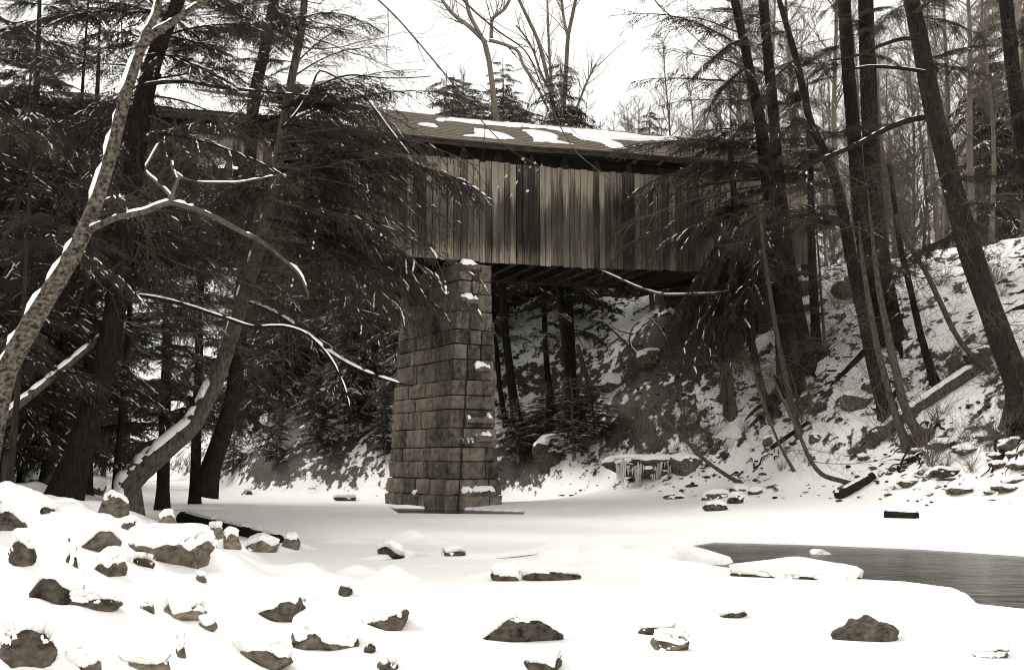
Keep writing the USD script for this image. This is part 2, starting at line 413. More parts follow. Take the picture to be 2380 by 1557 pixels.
def snow_on(P, R, thick, side=(0, 0, 1), spread=1.15, thr=0.5, freq=3.0, seed=0, n=9, m=60):
    """a strip of snow lying along a limb or trunk on the side that faces 'side'; where the noise is low the strip sinks under the bark"""
    P, R = smooth_path(P, R, m)
    T = norm(np.gradient(P, axis=0))
    up = np.asarray(side, float)[None] - T * (T @ np.asarray(side, float))[:, None]
    up = norm(up)
    sd = np.cross(T, up)
    an = np.linspace(-spread, spread, n)
    D = np.cos(an)[None, :, None] * up[:, None] + np.sin(an)[None, :, None] * sd[:, None]
    q = P[:, None] + D * R[:, None, None]
    k = meshkit.fbm(q * freq, 3, seed)
    k = sm(k, thr - 0.06, thr + 0.06) * sm(np.cos(an), math.cos(spread), math.cos(spread * 0.55))[None]
    end = np.minimum(1, np.minimum(np.arange(m), np.arange(m)[::-1]) / 3.0)[:, None]
    k = k * end
    r = R[:, None] * 0.94 - 0.01 + (thick + R[:, None] * 0.06 + 0.01) * k
    v = (P[:, None] + D * r[..., None]).reshape(-1, 3)
    i, j = np.meshgrid(np.arange(m - 1), np.arange(n - 1), indexing='ij')
    q = np.stack([i * n + j, i * n + j + 1, (i + 1) * n + j + 1, (i + 1) * n + j], -1).reshape(-1, 4)
    kk = k.reshape(-1)
    q = q[kk[q].max(1) > 0.02]
    if not len(q):
        return np.zeros((0, 3)), np.zeros((0, 3), int)
    use, inv = np.unique(q, return_inverse=True)
    q = inv.reshape(q.shape)
    return v[use], np.vstack([q[:, [0, 2, 1]], q[:, [0, 3, 2]]])


def rock_mesh(size, seed, sub=3, cuts=9, rough=0.12):
    rng = np.random.default_rng(seed)
    s = trimesh.creation.icosphere(sub)
    v = np.array(s.vertices)
    for _ in range(cuts):
        n = norm(rng.normal(size=3) * np.array([1, 1, 0.8]))
        d = rng.uniform(0.55, 0.85)
        ex = np.maximum(v @ n - d, 0)
        v -= ex[:, None] * n * 0.93
    v *= 1 + rough * 2 * (meshkit.fbm(v * 2.2 + seed, 4, seed) - 0.5)[:, None]
    return v * np.asarray(size) * 1.18, np.array(s.faces)


def snow_cap(v, f, thick, seed, lim=0.2):
    n = trimesh.Trimesh(v, f, process=False).vertex_normals
    w = sm(n[:, 2] + 0.32 * (meshkit.fbm(v * 3.0 + seed, 3, seed) - 0.5), lim, lim + 0.35)
    out = v + np.array([0, 0, 1.0]) * (thick * w)[:, None] + n * (0.012 * w - 0.05 * (1 - w))[:, None]
    keep = w[f].max(1) > 0.01
    f = f[keep]
    use, inv = np.unique(f, return_inverse=True)
    return out[use], inv.reshape(f.shape)


def box(cx, cy, cz, sx, sy, sz):
    b = trimesh.creation.box((sx, sy, sz))
    return np.array(b.vertices) + (cx, cy, cz), np.array(b.faces)


def obox(p, ex, ey, ez):
    """box with centre p and half axes ex, ey, ez"""
    c = np.array([(i, j, k) for i in (-1, 1) for j in (-1, 1) for k in (-1, 1)], float)
    v = np.asarray(p, float) + c[:, :1] * np.asarray(ex, float) + c[:, 1:2] * np.asarray(ey, float) + c[:, 2:] * np.asarray(ez, float)
    f = np.array([(0, 1, 3), (0, 3, 2), (4, 6, 7), (4, 7, 5), (0, 4, 5), (0, 5, 1), (2, 3, 7), (2, 7, 6), (0, 2, 6), (0, 6, 4), (1, 5, 7), (1, 7, 3)])
    if np.dot(np.cross(ex, ey), ez) < 0:
        f = f[:, ::-1]
    return v, f
# ------------------------------------------------------------------ bridge geometry (needed by what stands round it)
BP, BE, BN = np.array([0.0, 48.0]), norm(np.array([0.94, 0.342])), norm(np.array([-0.342, 0.94]))


def bp(s, t, z):
    q = BP + BE * s + BN * t
    return np.array([q[0], q[1], z])


def on_bridge(u, v, t=0.0):
    """(s, z) on the vertical plane of the bridge's near side moved back by t"""
    d = ray(u, v)
    k = ((BP + BN * t - CAM[:2]) @ BN) / (d[:2] @ BN)
    p = CAM + d * k
    return float((p[:2] - BP) @ BE), float(p[2])


def zb(s):
    return 10.25 + 0.03 * max(0.0, s - 3)


E3, N3, UP = np.array([*BE, 0]), np.array([*BN, 0]), np.array([0, 0, 1.0])

# ------------------------------------------------------------------ boulders of the near shore (their snow banks shape the ground)
# u0, u1, v_top, v_base, kind ('dark', 'pale', 'slab'), snow depth factor, label
BOULDERS = [
    (42, 200, 1335, 1404, 'dark', .55, 'big rounded dark boulder with a shadowed hollow under it at the left foreground'),
    (152, 262, 1396, 1415, 'dark', .8, 'flat dark sliver of rock just below the big hollow boulder on the left'),
    (322, 362, 1411, 1425, 'dark', .6, 'small dark stone left of the grey wedge shaped rock'),
    (358, 468, 1405, 1441, 'pale', .35, 'grey wedge shaped rock with two humps poking from the snow, left foreground'),
    (462, 505, 1448, 1466, 'pale', .5, 'little pale stone below and right of the grey wedge shaped rock'),
    (545, 705, 1370, 1436, 'dark', .8, 'boulder with a curved dark rim and snow lying in its middle'),
    (684, 842, 1438, 1510, 'dark', .8, 'long dark diagonal rock with jagged snow edge in the centre left foreground'),
    (830, 952, 1412, 1468, 'dark', .55, 'dark jagged rock sloping down to the right, snow on its upper edge'),
    (533, 678, 1496, 1545, 'dark', .6, 'broad flat dark rock at the lower edge, left of centre'),
    (400, 432, 1507, 1550, 'dark', .6, 'narrow upright dark stone at the lower edge between two snow mounds'),
    (783, 817, 1362, 1386, 'dark', .45, 'small dark triangular stone alone in the snow above the jagged rocks'),
    (-30, 92, 1472, 1542, 'dark', .7, 'dark curved boulder cut by the lower left corner of the picture'),
    (148, 220, 1529, 1562, 'dark', .6, 'dark stone at the lower edge, right of the corner boulder'),
    (272, 392, 1528, 1562, 'pale', .8, 'pale rounded rock nearly covered by snow at the lower edge'),
    (866, 924, 1533, 1560, 'dark', .5, 'small dark stone at the lower edge below the jagged sloping rock'),
    (4, 66, 1262, 1316, 'dark', .7, 'dark blocky boulder with a thick snow cap at the left edge, middle of the shore'),
    (-20, 42, 1174, 1236, 'dark', .7, 'dark snow capped boulder at the left edge, highest on the shore'),
    (146, 180, 1294, 1331, 'dark', .5, 'small upright dark stone in deep snow above the big hollow boulder'),
    (212, 278, 1298, 1338, 'dark', .7, 'angular dark stone with a snow filled notch, right of the small upright stone'),
    (298, 352, 1300, 1316, 'dark', .5, 'flat dark stone lying in front of the large snow covered boulder'),
    (278, 470, 1226, 1305, 'pale', .9, 'large snow covered boulder with a bare grey right face'),
    (466, 520, 1222, 1262, 'pale', .6, 'angular grey stone leaning on the large snow covered boulder'),
    (510, 552, 1240, 1278, 'pale', .6, 'upright grey stone in the small heap of stones'),
    (556, 642, 1248, 1283, 'pale', .5, 'oval grey stone with dusted snow at the right of the stone heap'),
    (648, 696, 1243, 1279, 'pale', .3, 'pointed grey stone at the tip of the rocky shore'),
    (360, 402, 1199, 1233, 'pale', .5, 'cube shaped grey stone behind the large snow covered boulder'),
    (470, 500, 1262, 1288, 'dark', .6, 'small dark stone at the foot of the stone heap'),
    (150, 262, 1224, 1276, 'dark', .9, 'tilted slab with a thick snow layer on the left shore'),
    (282, 318, 1214, 1232, 'dark', .6, 'small dark stone between the snow covered slabs'),
    (230, 288, 1146, 1201, 'dark', .3, 'dark leaning rock at the foot of the bent snowy tree'),
    (186, 238, 1118, 1146, 'dark', .8, 'snow topped stones between the two leaning trunks on the left'),
    (2, 88, 1058, 1092, 'dark', .8, 'flat ledge with smooth snow on top at the far left edge'),
    (50, 112, 1100, 1130, 'dark', .8, 'snow capped rock left of the foot of the black leaning trunk'),
    (1222, 1342, 1320, 1348, 'dark', .35, 'long low dark rock in the snow in front of the open water'),
    (1128, 1222, 1325, 1350, 'dark', 1.0, 'low snow mound of rock left of the long low dark rock'),
    (1488, 1572, 1456, 1475, 'dark', .8, 'thin dark rim of a buried stone, right of centre'),
    (1504, 1614, 1487, 1512, 'dark', .25, 'low two humped dark rock in the smooth snow, right of centre'),
    (1955, 2087, 1434, 1490, 'dark', .05, 'dark boulder with two peaks standing bare in the snow on the right'),
    (1672, 1734, 1422, 1436, 'dark', .9, 'small dark stone just breaking through the smooth snow'),
    (1118, 1286, 1436, 1493, 'dark', .7, 'dark mossy rock rising to the right through the snow, bottom centre'),
    (1222, 1314, 1528, 1564, 'dark', .8, 'half buried dark stone at the bottom edge of the centre'),
    (2262, 2354, 1513, 1530, 'pale', 1.0, 'faint stone under thin snow in the lower right'),
    (1730, 2012, 1300, 1344, 'dark', 1.0, 'wide snow covered rock lying in the open water'),
    (1880, 1936, 1290, 1312, 'pale', .9, 'small snow topped block on the wide rock in the open water'),
    (880, 935, 1275, 1297, 'dark', .5, 'dark stone at the edge of the small melt pool left of centre'),
    (1636, 1690, 1166, 1187, 'dark', .3, 'dark stone farthest out on the snow below the right bank'),
    (1690, 1742, 1148, 1170, 'dark', .6, 'rounded dark stone in the row below the right bank'),
    (1632, 1700, 1142, 1160, 'dark', .7, 'flat dark stone at the foot of the right bank'),
    (1700, 1746, 1128, 1146, 'dark', .7, 'dark stone half in the snow higher up the foot of the right bank'),
    (1742, 1775, 1136, 1150, 'dark', .5, 'smallest dark stone in the row below the right bank'),
    (1545, 1590, 1148, 1160, 'dark', .7, 'flat stone alone on the snow left of the dark stones'),
    (1020, 1085, 1280, 1292, 'dark', .9, 'low snowy stone between the two melt pools'),
    (776, 826, 1150, 1164, 'dark', .6, 'dark stone on the ice left of the pier'),
    (560, 584, 1138, 1150, 'dark', .5, 'dark stone on the far bank of the frozen stream'),
    (905, 925, 1388, 1396, 'dark', .3, 'tiny dark stone in the empty snow of the centre left'),
    (448, 476, 1345, 1354, 'dark', .4, 'tiny dark stone above the boulder with the curved rim'),
    (516, 530, 1345, 1354, 'dark', .4, 'second tiny dark stone above the boulder with the curved rim'),
    (705, 730, 1400, 1412, 'dark', .6, 'little dark stone right of the boulder with the curved rim'),
    (700, 728, 1500, 1512, 'dark', .5, 'little dark stone at the lower end of the long diagonal rock'),
    (846, 872, 1505, 1520, 'dark', .5, 'little stone right of the lower end of the long diagonal rock'),
]
ROCKS = []
for i, (u0, u1, v0, v1, kind, sn, lab) in enumerate(BOULDERS):
    g = ground_hit((u0 + u1) / 2, v1)
    px = g[1] / F
    w, h = (u1 - u0) * px / 2, (v1 - v0) * px
    dep = min(w * 1.0, max(w * 0.55, h * 0.9))
    if lab.startswith('wide snow covered rock'):
        g[2] = -0.05
    c = np.array([g[0], g[1] + dep * 0.75, g[2]])
    ROCKS.append((c, w, dep, h, kind, sn, lab, i))
    if 'open water' not in lab:
        MOUNDS.append((c[0] - 0.1 * w, c[1] + dep * 1.15, w * 1.15 + 0.12, dep * 1.0 + 0.15, h * (0.42 + 0.45 * sn)))
# plain drifts over buried stones
_r = np.random.default_rng(5)
for _ in range(160):
    y = _r.uniform(7.5, 27)
    x = -0.46 * y + _r.uniform(0, 1) ** 1.2 * 0.62 * y
    if any(abs(x - c[0] * y / c[1]) < w_ + .7 and c[1] - 3.2 < y < c[1] + .4 for c, w_, *_q in ROCKS):
        continue
    MOUNDS.append((x, y, _r.uniform(.25, .8), _r.uniform(.2, .55), _r.uniform(.04, .24)))


def spread_axis(a, b, step, lo, hi, grow):
    mid = list(np.arange(a, b, step))
    up, d = [], step
    x = b
    while x < hi:
        up.append(x)
        d *= grow
        x += d
    dn, d = [], step
    x = a
    while x > lo:
        d *= grow
        x -= d
        dn.append(x)
    return np.array(dn[::-1] + mid + up)


gx = spread_axis(-9.0, 10.5, 0.062, -420, 420, 1.028)
gy = spread_axis(7.6, 27.5, 0.055, -60, 460, 1.016)
GX, GY = np.meshgrid(gx, gy)
GZ = H(GX.ravel(), GY.ravel()).reshape(GX.shape)
ny, nx = GX.shape
ii, jj = np.meshgrid(np.arange(ny - 1), np.arange(nx - 1), indexing='ij')
q = np.stack([ii * nx + jj, ii * nx + jj + 1, (ii + 1) * nx + jj + 1, (ii + 1) * nx + jj], -1).reshape(-1, 4)
gv = np.stack([GX, GY, GZ], -1).reshape(-1, 3)
dzx, dzy = np.gradient(GZ, gx, axis=1), np.gradient(GZ, gy, axis=0)
slope = np.hypot(dzx, dzy)
DR, DL = sd_line(GX, GY, R_TOE), -sd_line(GX, GY, L_TOE)
farb = sm(GY - 0.35 * GX, 44, 54)
bankR, bankL = sm(DR, -0.8, 2.0), sm(DL, 0.5, 5.0) * sm(GY, 24, 34)
dirt = 0.0 + bankR * (0.25 + 0.16 * sm(slope, 0.9, 1.8) + 0.03 * farb) + bankL * 0.42
dirt += 0.18 * sm(slope, 1.3, 2.4) * np.maximum(bankR, bankL)
dirt += 0.14 * sm(DR, -3, 0) * (1 - bankR)
for (u, v, Yc, rx, ry, a) in [(1270, 1095, 57, 2.2, 2.6, .30), (1520, 990, 53, 2.0, 2.2, .12), (700, 1080, 68, 5.0, 5.0, .18)]:      # washed out earth banks
    cpt = W(u, v, Yc)
    dirt += a * np.exp(-(((GX - cpt[0]) / rx) ** 2 + ((GY - cpt[1]) / ry) ** 2) ** 2) * sm(DR, -.2, .6)
gm_path = obj('ground', (gv, np.vstack([q[:, [0, 1, 2]], q[:, [0, 2, 3]]])), 'ground', smooth=True, kind='structure')
UsdGeom.PrimvarsAPI(stage.GetPrimAtPath(gm_path)).CreatePrimvar('dirt', Sdf.ValueTypeNames.FloatArray, 'vertex').Set(Vt.FloatArray.FromNumpy(dirt.ravel().astype(np.float32)))
wv = np.array([(-30, 9, -.075), (40, 9, -.075), (40, 64, -.075), (-30, 64, -.075)])
obj('water', (wv, np.array([(0, 1, 2), (0, 2, 3)])), 'water', kind='structure')

# ------------------------------------------------------------------ covered bridge
BR = thing('covered_bridge', 'long weathered wooden covered bridge high over the frozen stream on a stone pier', 'covered bridge', bp(0, 2.6, 10.0))
rng = np.random.default_rng(11)
WIN = []
for (a, b, c, d) in [(1475, 1512, 930, 992), (392, 492, 725, 858), (835, 905, 650, 713), (930, 990, 660, 712), (925, 995, 764, 862), (1368, 1400, 800, 832), (1510, 1530, 815, 833), (2068, 2078, 1015, 1030)]:
    s0, z1 = on_bridge(a * .581, c * .581)
    s1, z0 = on_bridge(b * .581, d * .581)
    WIN.append((s0, s1, z0, z1))
s = -31.0
while s < 14.75:
    w = rng.uniform(0.24, 0.33)
    if s + w > 14.9:
        w = 14.9 - s
    lo, hi = zb(s) + rng.normal(0, .018), zb(s) + 4.36 + rng.normal(0, .02)
    if s > 12.9:
        lo += 0.55 * sm(s, 12.9, 13.2)
    t = rng.uniform(-0.02, 0.02)
    cuts = [(lo, hi)]
    for (s0, s1, z0, z1) in WIN:
        if s + w / 2 > s0 and s + w / 2 < s1:
            cuts = [c for a, b in cuts for c in ((a, min(b, z0 + rng.normal(0, .03))), (max(a, z1 + rng.normal(0, .03)), b)) if c[1] - c[0] > 0.05]
    tw = rng.normal(0, 0.006)
    for a, b in cuts:
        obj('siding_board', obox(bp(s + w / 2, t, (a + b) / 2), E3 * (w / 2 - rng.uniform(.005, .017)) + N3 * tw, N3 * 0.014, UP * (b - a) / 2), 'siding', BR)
    s += w
# far side wall and ends of the boarding, seen only from below or through the openings
fw = MB()
for s in np.arange(-31, 14.9, 0.30):
    fw.add(*obox(bp(s + .15, 5.2, zb(s) + 2.2), E3 * .145, N3 * .014, UP * 2.2))
obj('far_siding', fw.get(), 'timber_dark', BR)
for k in range(17):                                   # portal boards at the right end
    t = 0.15 + k * 0.31
    if 0.7 < t < 4.4:
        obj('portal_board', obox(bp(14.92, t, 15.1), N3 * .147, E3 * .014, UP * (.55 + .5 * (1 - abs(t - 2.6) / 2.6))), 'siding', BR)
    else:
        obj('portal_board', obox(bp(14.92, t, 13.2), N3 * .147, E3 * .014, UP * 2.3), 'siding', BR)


def zeave(s):
    return 15.24 + 0.028 * max(0.0, s - 1) + 0.03 * math.sin(s * .5)


def zridge(s):
    return zeave(s) + 1.98


S0, S1 = -31.5, 15.45
for side in (0, 1):
    mb = MB()
    n = 60
    vs = []
    for s in np.linspace(S0, S1, n):
        t0 = -0.62 if side == 0 else 5.82
        for k in (0, 1):
            dz = 0.05 * k
            vs += [bp(s, t0, zeave(s) + dz), bp(s, 2.6, zridge(s) + dz)]
    vs = np.array(vs)
    f = []
    for i in range(n - 1):
        a, b = i * 4, (i + 1) * 4
        f += [(a + 2, b + 2, b + 3), (a + 2, b + 3, a + 3), (a, a + 1, b + 1), (a, b + 1, b), (a, b, b + 2), (a, b + 2, a + 2)]
    f += [(0, 2, 3), (0, 3, 1), ((n - 1) * 4, (n - 1) * 4 + 1, (n - 1) * 4 + 3), ((n - 1) * 4, (n - 1) * 4 + 3, (n - 1) * 4 + 2)]
    obj('roof_slope', (vs, np.array(f)), 'roof_sheet', BR)
for k in range(15):                                   # shingle courses of the near slope, each lapping the one below
    ss = np.linspace(S0 + .05, S1 - .05, 90)
    lift = .058 + .012 * meshkit.noise(np.stack([ss * 1.5, ss * 0 + k, ss * 0], -1), 3)
    j0 = .010 * (meshkit.noise(np.stack([ss * 6, ss * 0 + k, ss * 0], -1), 8) - .5)
    vs = []
    for s_, l_, j_ in zip(ss, lift, j0):
        for kk, up_ in ((k / 15 + j_ - .012, l_ + .018), (k / 15 + j_ - .012, l_ - .006), ((k + 1) / 15, l_)):
            p = bp(s_, -0.62 + 3.22 * kk, zeave(s_) + 1.98 * kk)
            vs.append(p + norm(UP * 3.22 - N3 * 1.98) * up_)
    f = []
    for i in range(89):
        a, b = 3 * i, 3 * i + 3
        f += [(a, b, b + 2), (a, b + 2, a + 2), (a + 1, b + 1, b), (a + 1, b, a)]
    obj('shingle_course', (np.array(vs), np.array(f)), 'roof_sheet', BR)
fa = MB()
for a, b in zip(np.linspace(S0, S1, 25)[:-1], np.linspace(S0, S1, 25)[1:]):
    m_ = (a + b) / 2
    fa.add(*obox(bp(m_, -0.60, zeave(m_) - 0.11), E3 * (b - a) / 2 + UP * (zeave(b) - zeave(a)) / 2, N3 * .02, UP * .10))
obj('fascia_board', fa.get(), 'timber_dark', BR)
for s in np.arange(-30.5, 15.2, 0.75):               # rafter tails under the eaves
    obj('rafter_tail', obox(bp(s, 0.02, zeave(s) + 0.22), E3 * .05, N3 * .56 + UP * .345, UP * .07), 'timber_dark', BR)
obj('eave_beam', obox(bp(-8, 0.28, 15.32), E3 * 22.9, N3 * .12, UP * .14), 'timber_dark', BR)
for s in np.arange(-30, 15, 1.55):                   # truss seen through the gap under the eaves and the openings
    obj('truss_post', obox(bp(s, 0.30, zb(s) + 2.5), E3 * .1, N3 * .08, UP * 2.5), 'timber_dark', BR)
    for sg in (-1, 1) if s < 13 else ():
        obj('truss_brace', obox(bp(s + .77, 0.30 + .02 * sg, zb(s) + 2.5), E3 * .77 * sg + UP * 2.3, N3 * .07, norm(UP * .77 - E3 * 2.3 * sg) * .1), 'timber_dark', BR)
obj('floor_deck', obox(bp(-8, 2.6, 10.70), E3 * 22.9, N3 * 2.55, UP * .05), 'timber_dark', BR)
for s in np.arange(-30.4, 14.6, 0.93):
    obj('floor_beam', obox(bp(s, 2.66, zb(s) + .19), E3 * .13, N3 * 2.56, UP * .15), 'timber_dark', BR)
for k, (a, b) in enumerate([(-30.9, -16), (-16, -2.2), (-2.2, 7), (7, 14.8)]):      # lower chord of the far truss, seen from below
    obj('chord_beam', obox(bp((a + b) / 2, 5.02, zb((a + b) / 2) + .22), E3 * ((b - a) / 2 - .01), N3 * .12, UP * .19), 'steel', BR)

# snow lying on the roof: separate patches with ragged edges
def roof_pt(s, k, lift):
    """k = 0 at the eave, 1 at the ridge of the near slope"""
    p = bp(s, -0.62 + 3.22 * k, zeave(s) + 1.98 * k + 0.05)
    nrm = norm(UP * 3.22 - N3 * 1.98)
    return p + nrm * (lift + .045)


def roof_patch(name_label, poly_px, thick, seed):
    """poly_px: outline in the picture of a patch on the near slope"""
    pts = []
    for u, v in poly_px:
        lo, hi = -0.1, 1.15
        for _ in range(40):                           # find the point of the slope behind the pixel
            mid = (lo + hi) / 2
            t = -0.62 + 3.22 * mid
            s, z = on_bridge(u, v, t)
            if z > zeave(s) + 1.98 * mid + 0.05:
                lo = mid
            else:
                hi = mid
        pts.append((s, min(mid, 1.0)))
    pts = np.array(pts)
    sa, sb = pts[:, 0].min() - .1, pts[:, 0].max() + .1
    ka, kb = max(0.0, pts[:, 1].min() - .03), min(1.0, pts[:, 1].max() + .03)
    ns, nk = max(8, int((sb - sa) / .07)), max(8, int((kb - ka) * 3.8 / .07))
    Sg, Kg = np.meshgrid(np.linspace(sa, sb, ns), np.linspace(ka, kb, nk), indexing='ij')
    d = -sd_poly(Sg, Kg * 3.8, pts * np.array([1, 3.8])) + 0.8 * fb(Sg, Kg * 3.8, 1.5, 5, seed)
    h = thick * sm(d, -0.06, 0.3) - 0.05 * sm(-d, -0.02, 0.1)
    v = np.array([[roof_pt(Sg[i, j], Kg[i, j], h[i, j]) for j in range(nk)] for i in range(ns)]).reshape(-1, 3)
    i, j = np.meshgrid(np.arange(ns - 1), np.arange(nk - 1), indexing='ij')
    qq = np.stack([i * nk + j, (i + 1) * nk + j, (i + 1) * nk + j + 1, i * nk + j + 1], -1).reshape(-1, 4)
    qq = qq[(h.reshape(-1)[qq] > -0.045).any(1)]
    use, inv = np.unique(qq, return_inverse=True)
    qq = inv.reshape(qq.shape)
    obj('roof_snow', (v[use], np.vstack([qq[:, [0, 1, 2]], qq[:, [0, 2, 3]]])), 'snow', smooth=True, label=name_label, cat='snow patch', group='snow patches on the bridge roof')


def r2(x, y):
    return (1300 + x * .6422) * .581, y * .6422 * .581


roof_patch('long thin band of snow along the ridge of the bridge roof', [r2(*p) for p in [(690, 738), (860, 752), (1150, 772), (1450, 800), (1800, 830), (2170, 866), (2170, 885), (1950, 882), (1800, 872), (1560, 838), (1430, 812), (1150, 792), (870, 768), (700, 752)]], .09, 1)
roof_patch('leftmost of the snow patches in the middle of the bridge roof', [r2(*p) for p in [(940, 808), (1010, 815), (1110, 840), (1190, 872), (1080, 866), (960, 858), (870, 852), (960, 838)]], .07, 2)
roof_patch('snow patch with a long tail in the middle of the bridge roof', [r2(*p) for p in [(1230, 818), (1340, 822), (1430, 850), (1450, 880), (1560, 905), (1430, 896), (1300, 884), (1260, 850)]], .07, 3)
roof_patch('widest snow patch, sliding to the eave of the bridge roof', [r2(*p) for p in [(1530, 838), (1640, 832), (1790, 868), (1830, 905), (1905, 942), (1790, 925), (1690, 888), (1600, 876)]], .08, 4)
roof_patch('unbroken snow cover on the left half of the bridge roof behind the hemlocks', [(r2(-2300, 0)[0], 150), (-100, 205), (150, 232), (400, 262), (640, 284), (800, 300), (850, 298), (800, 285), (760, 272), (860, 262), (700, 255), (400, 205), (-100, 130)], .10, 5)
roof_patch('small snow patch under the branches left on the bridge roof', [r2(*p) for p in [(560, 768), (680, 778), (690, 795), (580, 790)]], .06, 6)

# ------------------------------------------------------------------ stone pier: big squared blocks in courses
PA, PB = norm(np.array([-0.5, 0.866])), norm(np.array([0.866, 0.5]))      # along the side (away), along the nose (right)
PIER = thing('stone_pier', 'tall tapering bridge pier of squared stone blocks standing in the frozen stream', 'bridge pier', (-2.0, 48.5, -0.1))
rng = np.random.default_rng(21)


def pier_corner(h):
    """near corner, length along the side and width of the nose at relative height h"""
    c = np.array([-2.68, 45.9]) * (1 - h) + np.array([-2.12, 46.55]) * h
    return c, 5.7 + 0.1 * h, 2.5 * (1 - h) + 1.42 * h


def block(c0, ax, ay, L, Wd, z0, z1, out, seed):
    """one squared block: bulging rough faces, rounded arrises"""
    g = 4
    rr = np.random.default_rng(seed)
    b = trimesh.creation.box((1, 1, 1))
    b = b.subdivide().subdivide().subdivide()
    v = np.array(b.vertices) * 2
    sz = np.array([L / 2, Wd / 2, (z1 - z0) / 2])
    m = np.abs(v)
    edge = np.sort(m, axis=1)[:, 1]
    v = v * (1 - 0.022 * sm(edge, 0.5, 1.0)[:, None] * sm(m.max(1), .9, 1)[:, None] / np.maximum(sz, .3)[None])
    p = v * (sz - .003)
    p += (meshkit.fbm(p * 3.0 + seed * 3.7, 4, seed) - 0.5)[:, None] * 0.13 * norm(v) * (1 - 0.4 * sm(edge, .6, 1))[:, None]
    w = c0[None] + p[:, :1] * np.array([*ax, 0]) + p[:, 1:2] * np.array([*ay, 0]) + p[:, 2:] * UP
    return w, np.array(b.faces)


COURSES = 15
zc = np.linspace(-0.25, 10.05, COURSES + 1)
zc[1:-1] += rng.uniform(-.09, .09, COURSES - 1)
core = []
snow_ledges = []
for k in range(COURSES):
    z0, z1 = zc[k], zc[k + 1]
    h = ((z0 + z1) / 2) / 10.0
    c, L, Wd = pier_corner(max(0, h))
    if k < 2:
        c = c - PA * .10 - PB * .07
        L, Wd = L + .2, Wd + .14
    dpt = 0.62
    # long sides
    for side in (0, 1):
        n = 4 if k % 2 else 3
        cut = np.concatenate([[0], np.sort((np.arange(1, n) + rng.uniform(-.22, .22, n - 1)) / n), [1]]) * L
        for a, b in zip(cut[:-1], cut[1:]):
            jut = rng.uniform(-.03, .06)
            cc = c + PA * (a + b) / 2 + (PB * (dpt / 2 - jut) if side == 0 else PB * (Wd - dpt / 2 + jut))
            m_ = block(np.array([*cc, (z0 + z1) / 2 + rng.normal(0, .006)]), PA, PB, b - a - .006, dpt, z0, z1 - .004, 0, int(rng.integers(1e6)))
            obj('stone_block', m_, 'pier_stone', PIER, smooth=50)
    # nose and tail: the stones between the two sides
    wi = Wd - 2 * dpt
    if wi > 0.12:
        for end in (0, 1):
            jut = rng.uniform(0.0, .09)
            cc = c + PB * (Wd / 2 + rng.normal(0, .02)) + (PA * (.45 - jut) if end == 0 else PA * (L - .45 + jut))
            m_ = block(np.array([*cc, (z0 + z1) / 2]), PA, PB, .9, wi + .02, z0, z1 - .004, 0, int(rng.integers(1e6)))
            obj('stone_block', m_, 'pier_stone', PIER, smooth=50)
    if k < COURSES - 1:
        core.append((c, L, Wd, z0, z1))
cm = MB()
for c, L, Wd, z0, z1 in core:
    cc = c + PA * L / 2 + PB * Wd / 2
    cm.add(*obox((*cc, (z0 + z1) / 2), np.array([*PA, 0]) * (L / 2 - .1), np.array([*PB, 0]) * (Wd / 2 - .1), UP * (z1 - z0) / 2 * .999))
obj('rubble_core', cm.get(), 'soil', PIER)


def snow_lump(c, rx, ry, h, seed, ax=(1, 0), name='snow_lump', parent='/World', n=14, **kw):
    """a flat-bottomed pillow of snow"""
    ax = norm(np.asarray(ax, float))
    ay = np.array([-ax[1], ax[0]])
    g = np.linspace(-1.15, 1.15, n)
    X, Y = np.meshgrid(g, g, indexing='ij')
    r = np.hypot(X, Y) + 1.3 * (meshkit.fbm(np.stack([X * 2.6, Y * 2.0, X * 0 + seed], -1), 3, seed) - .5)
    Z = h * np.sqrt(np.clip(1 - r ** 2, 0, 1)) - .06 * (r > 1)
    v = np.asarray(c, float) + np.stack([ax[0] * X * rx + ay[0] * Y * ry, ax[1] * X * rx + ay[1] * Y * ry, Z], -1).reshape(-1, 3)
    i, j = np.meshgrid(np.arange(n - 1), np.arange(n - 1), indexing='ij')
    q = np.stack([i * n + j, (i + 1) * n + j, (i + 1) * n + j + 1, i * n + j + 1], -1).reshape(-1, 4)
    q = q[(Z.reshape(-1)[q] > 0).any(1)]
    return obj(name, (v, np.vstack([q[:, [0, 1, 2]], q[:, [0, 2, 3]]])), 'snow', parent, smooth=True, **kw)


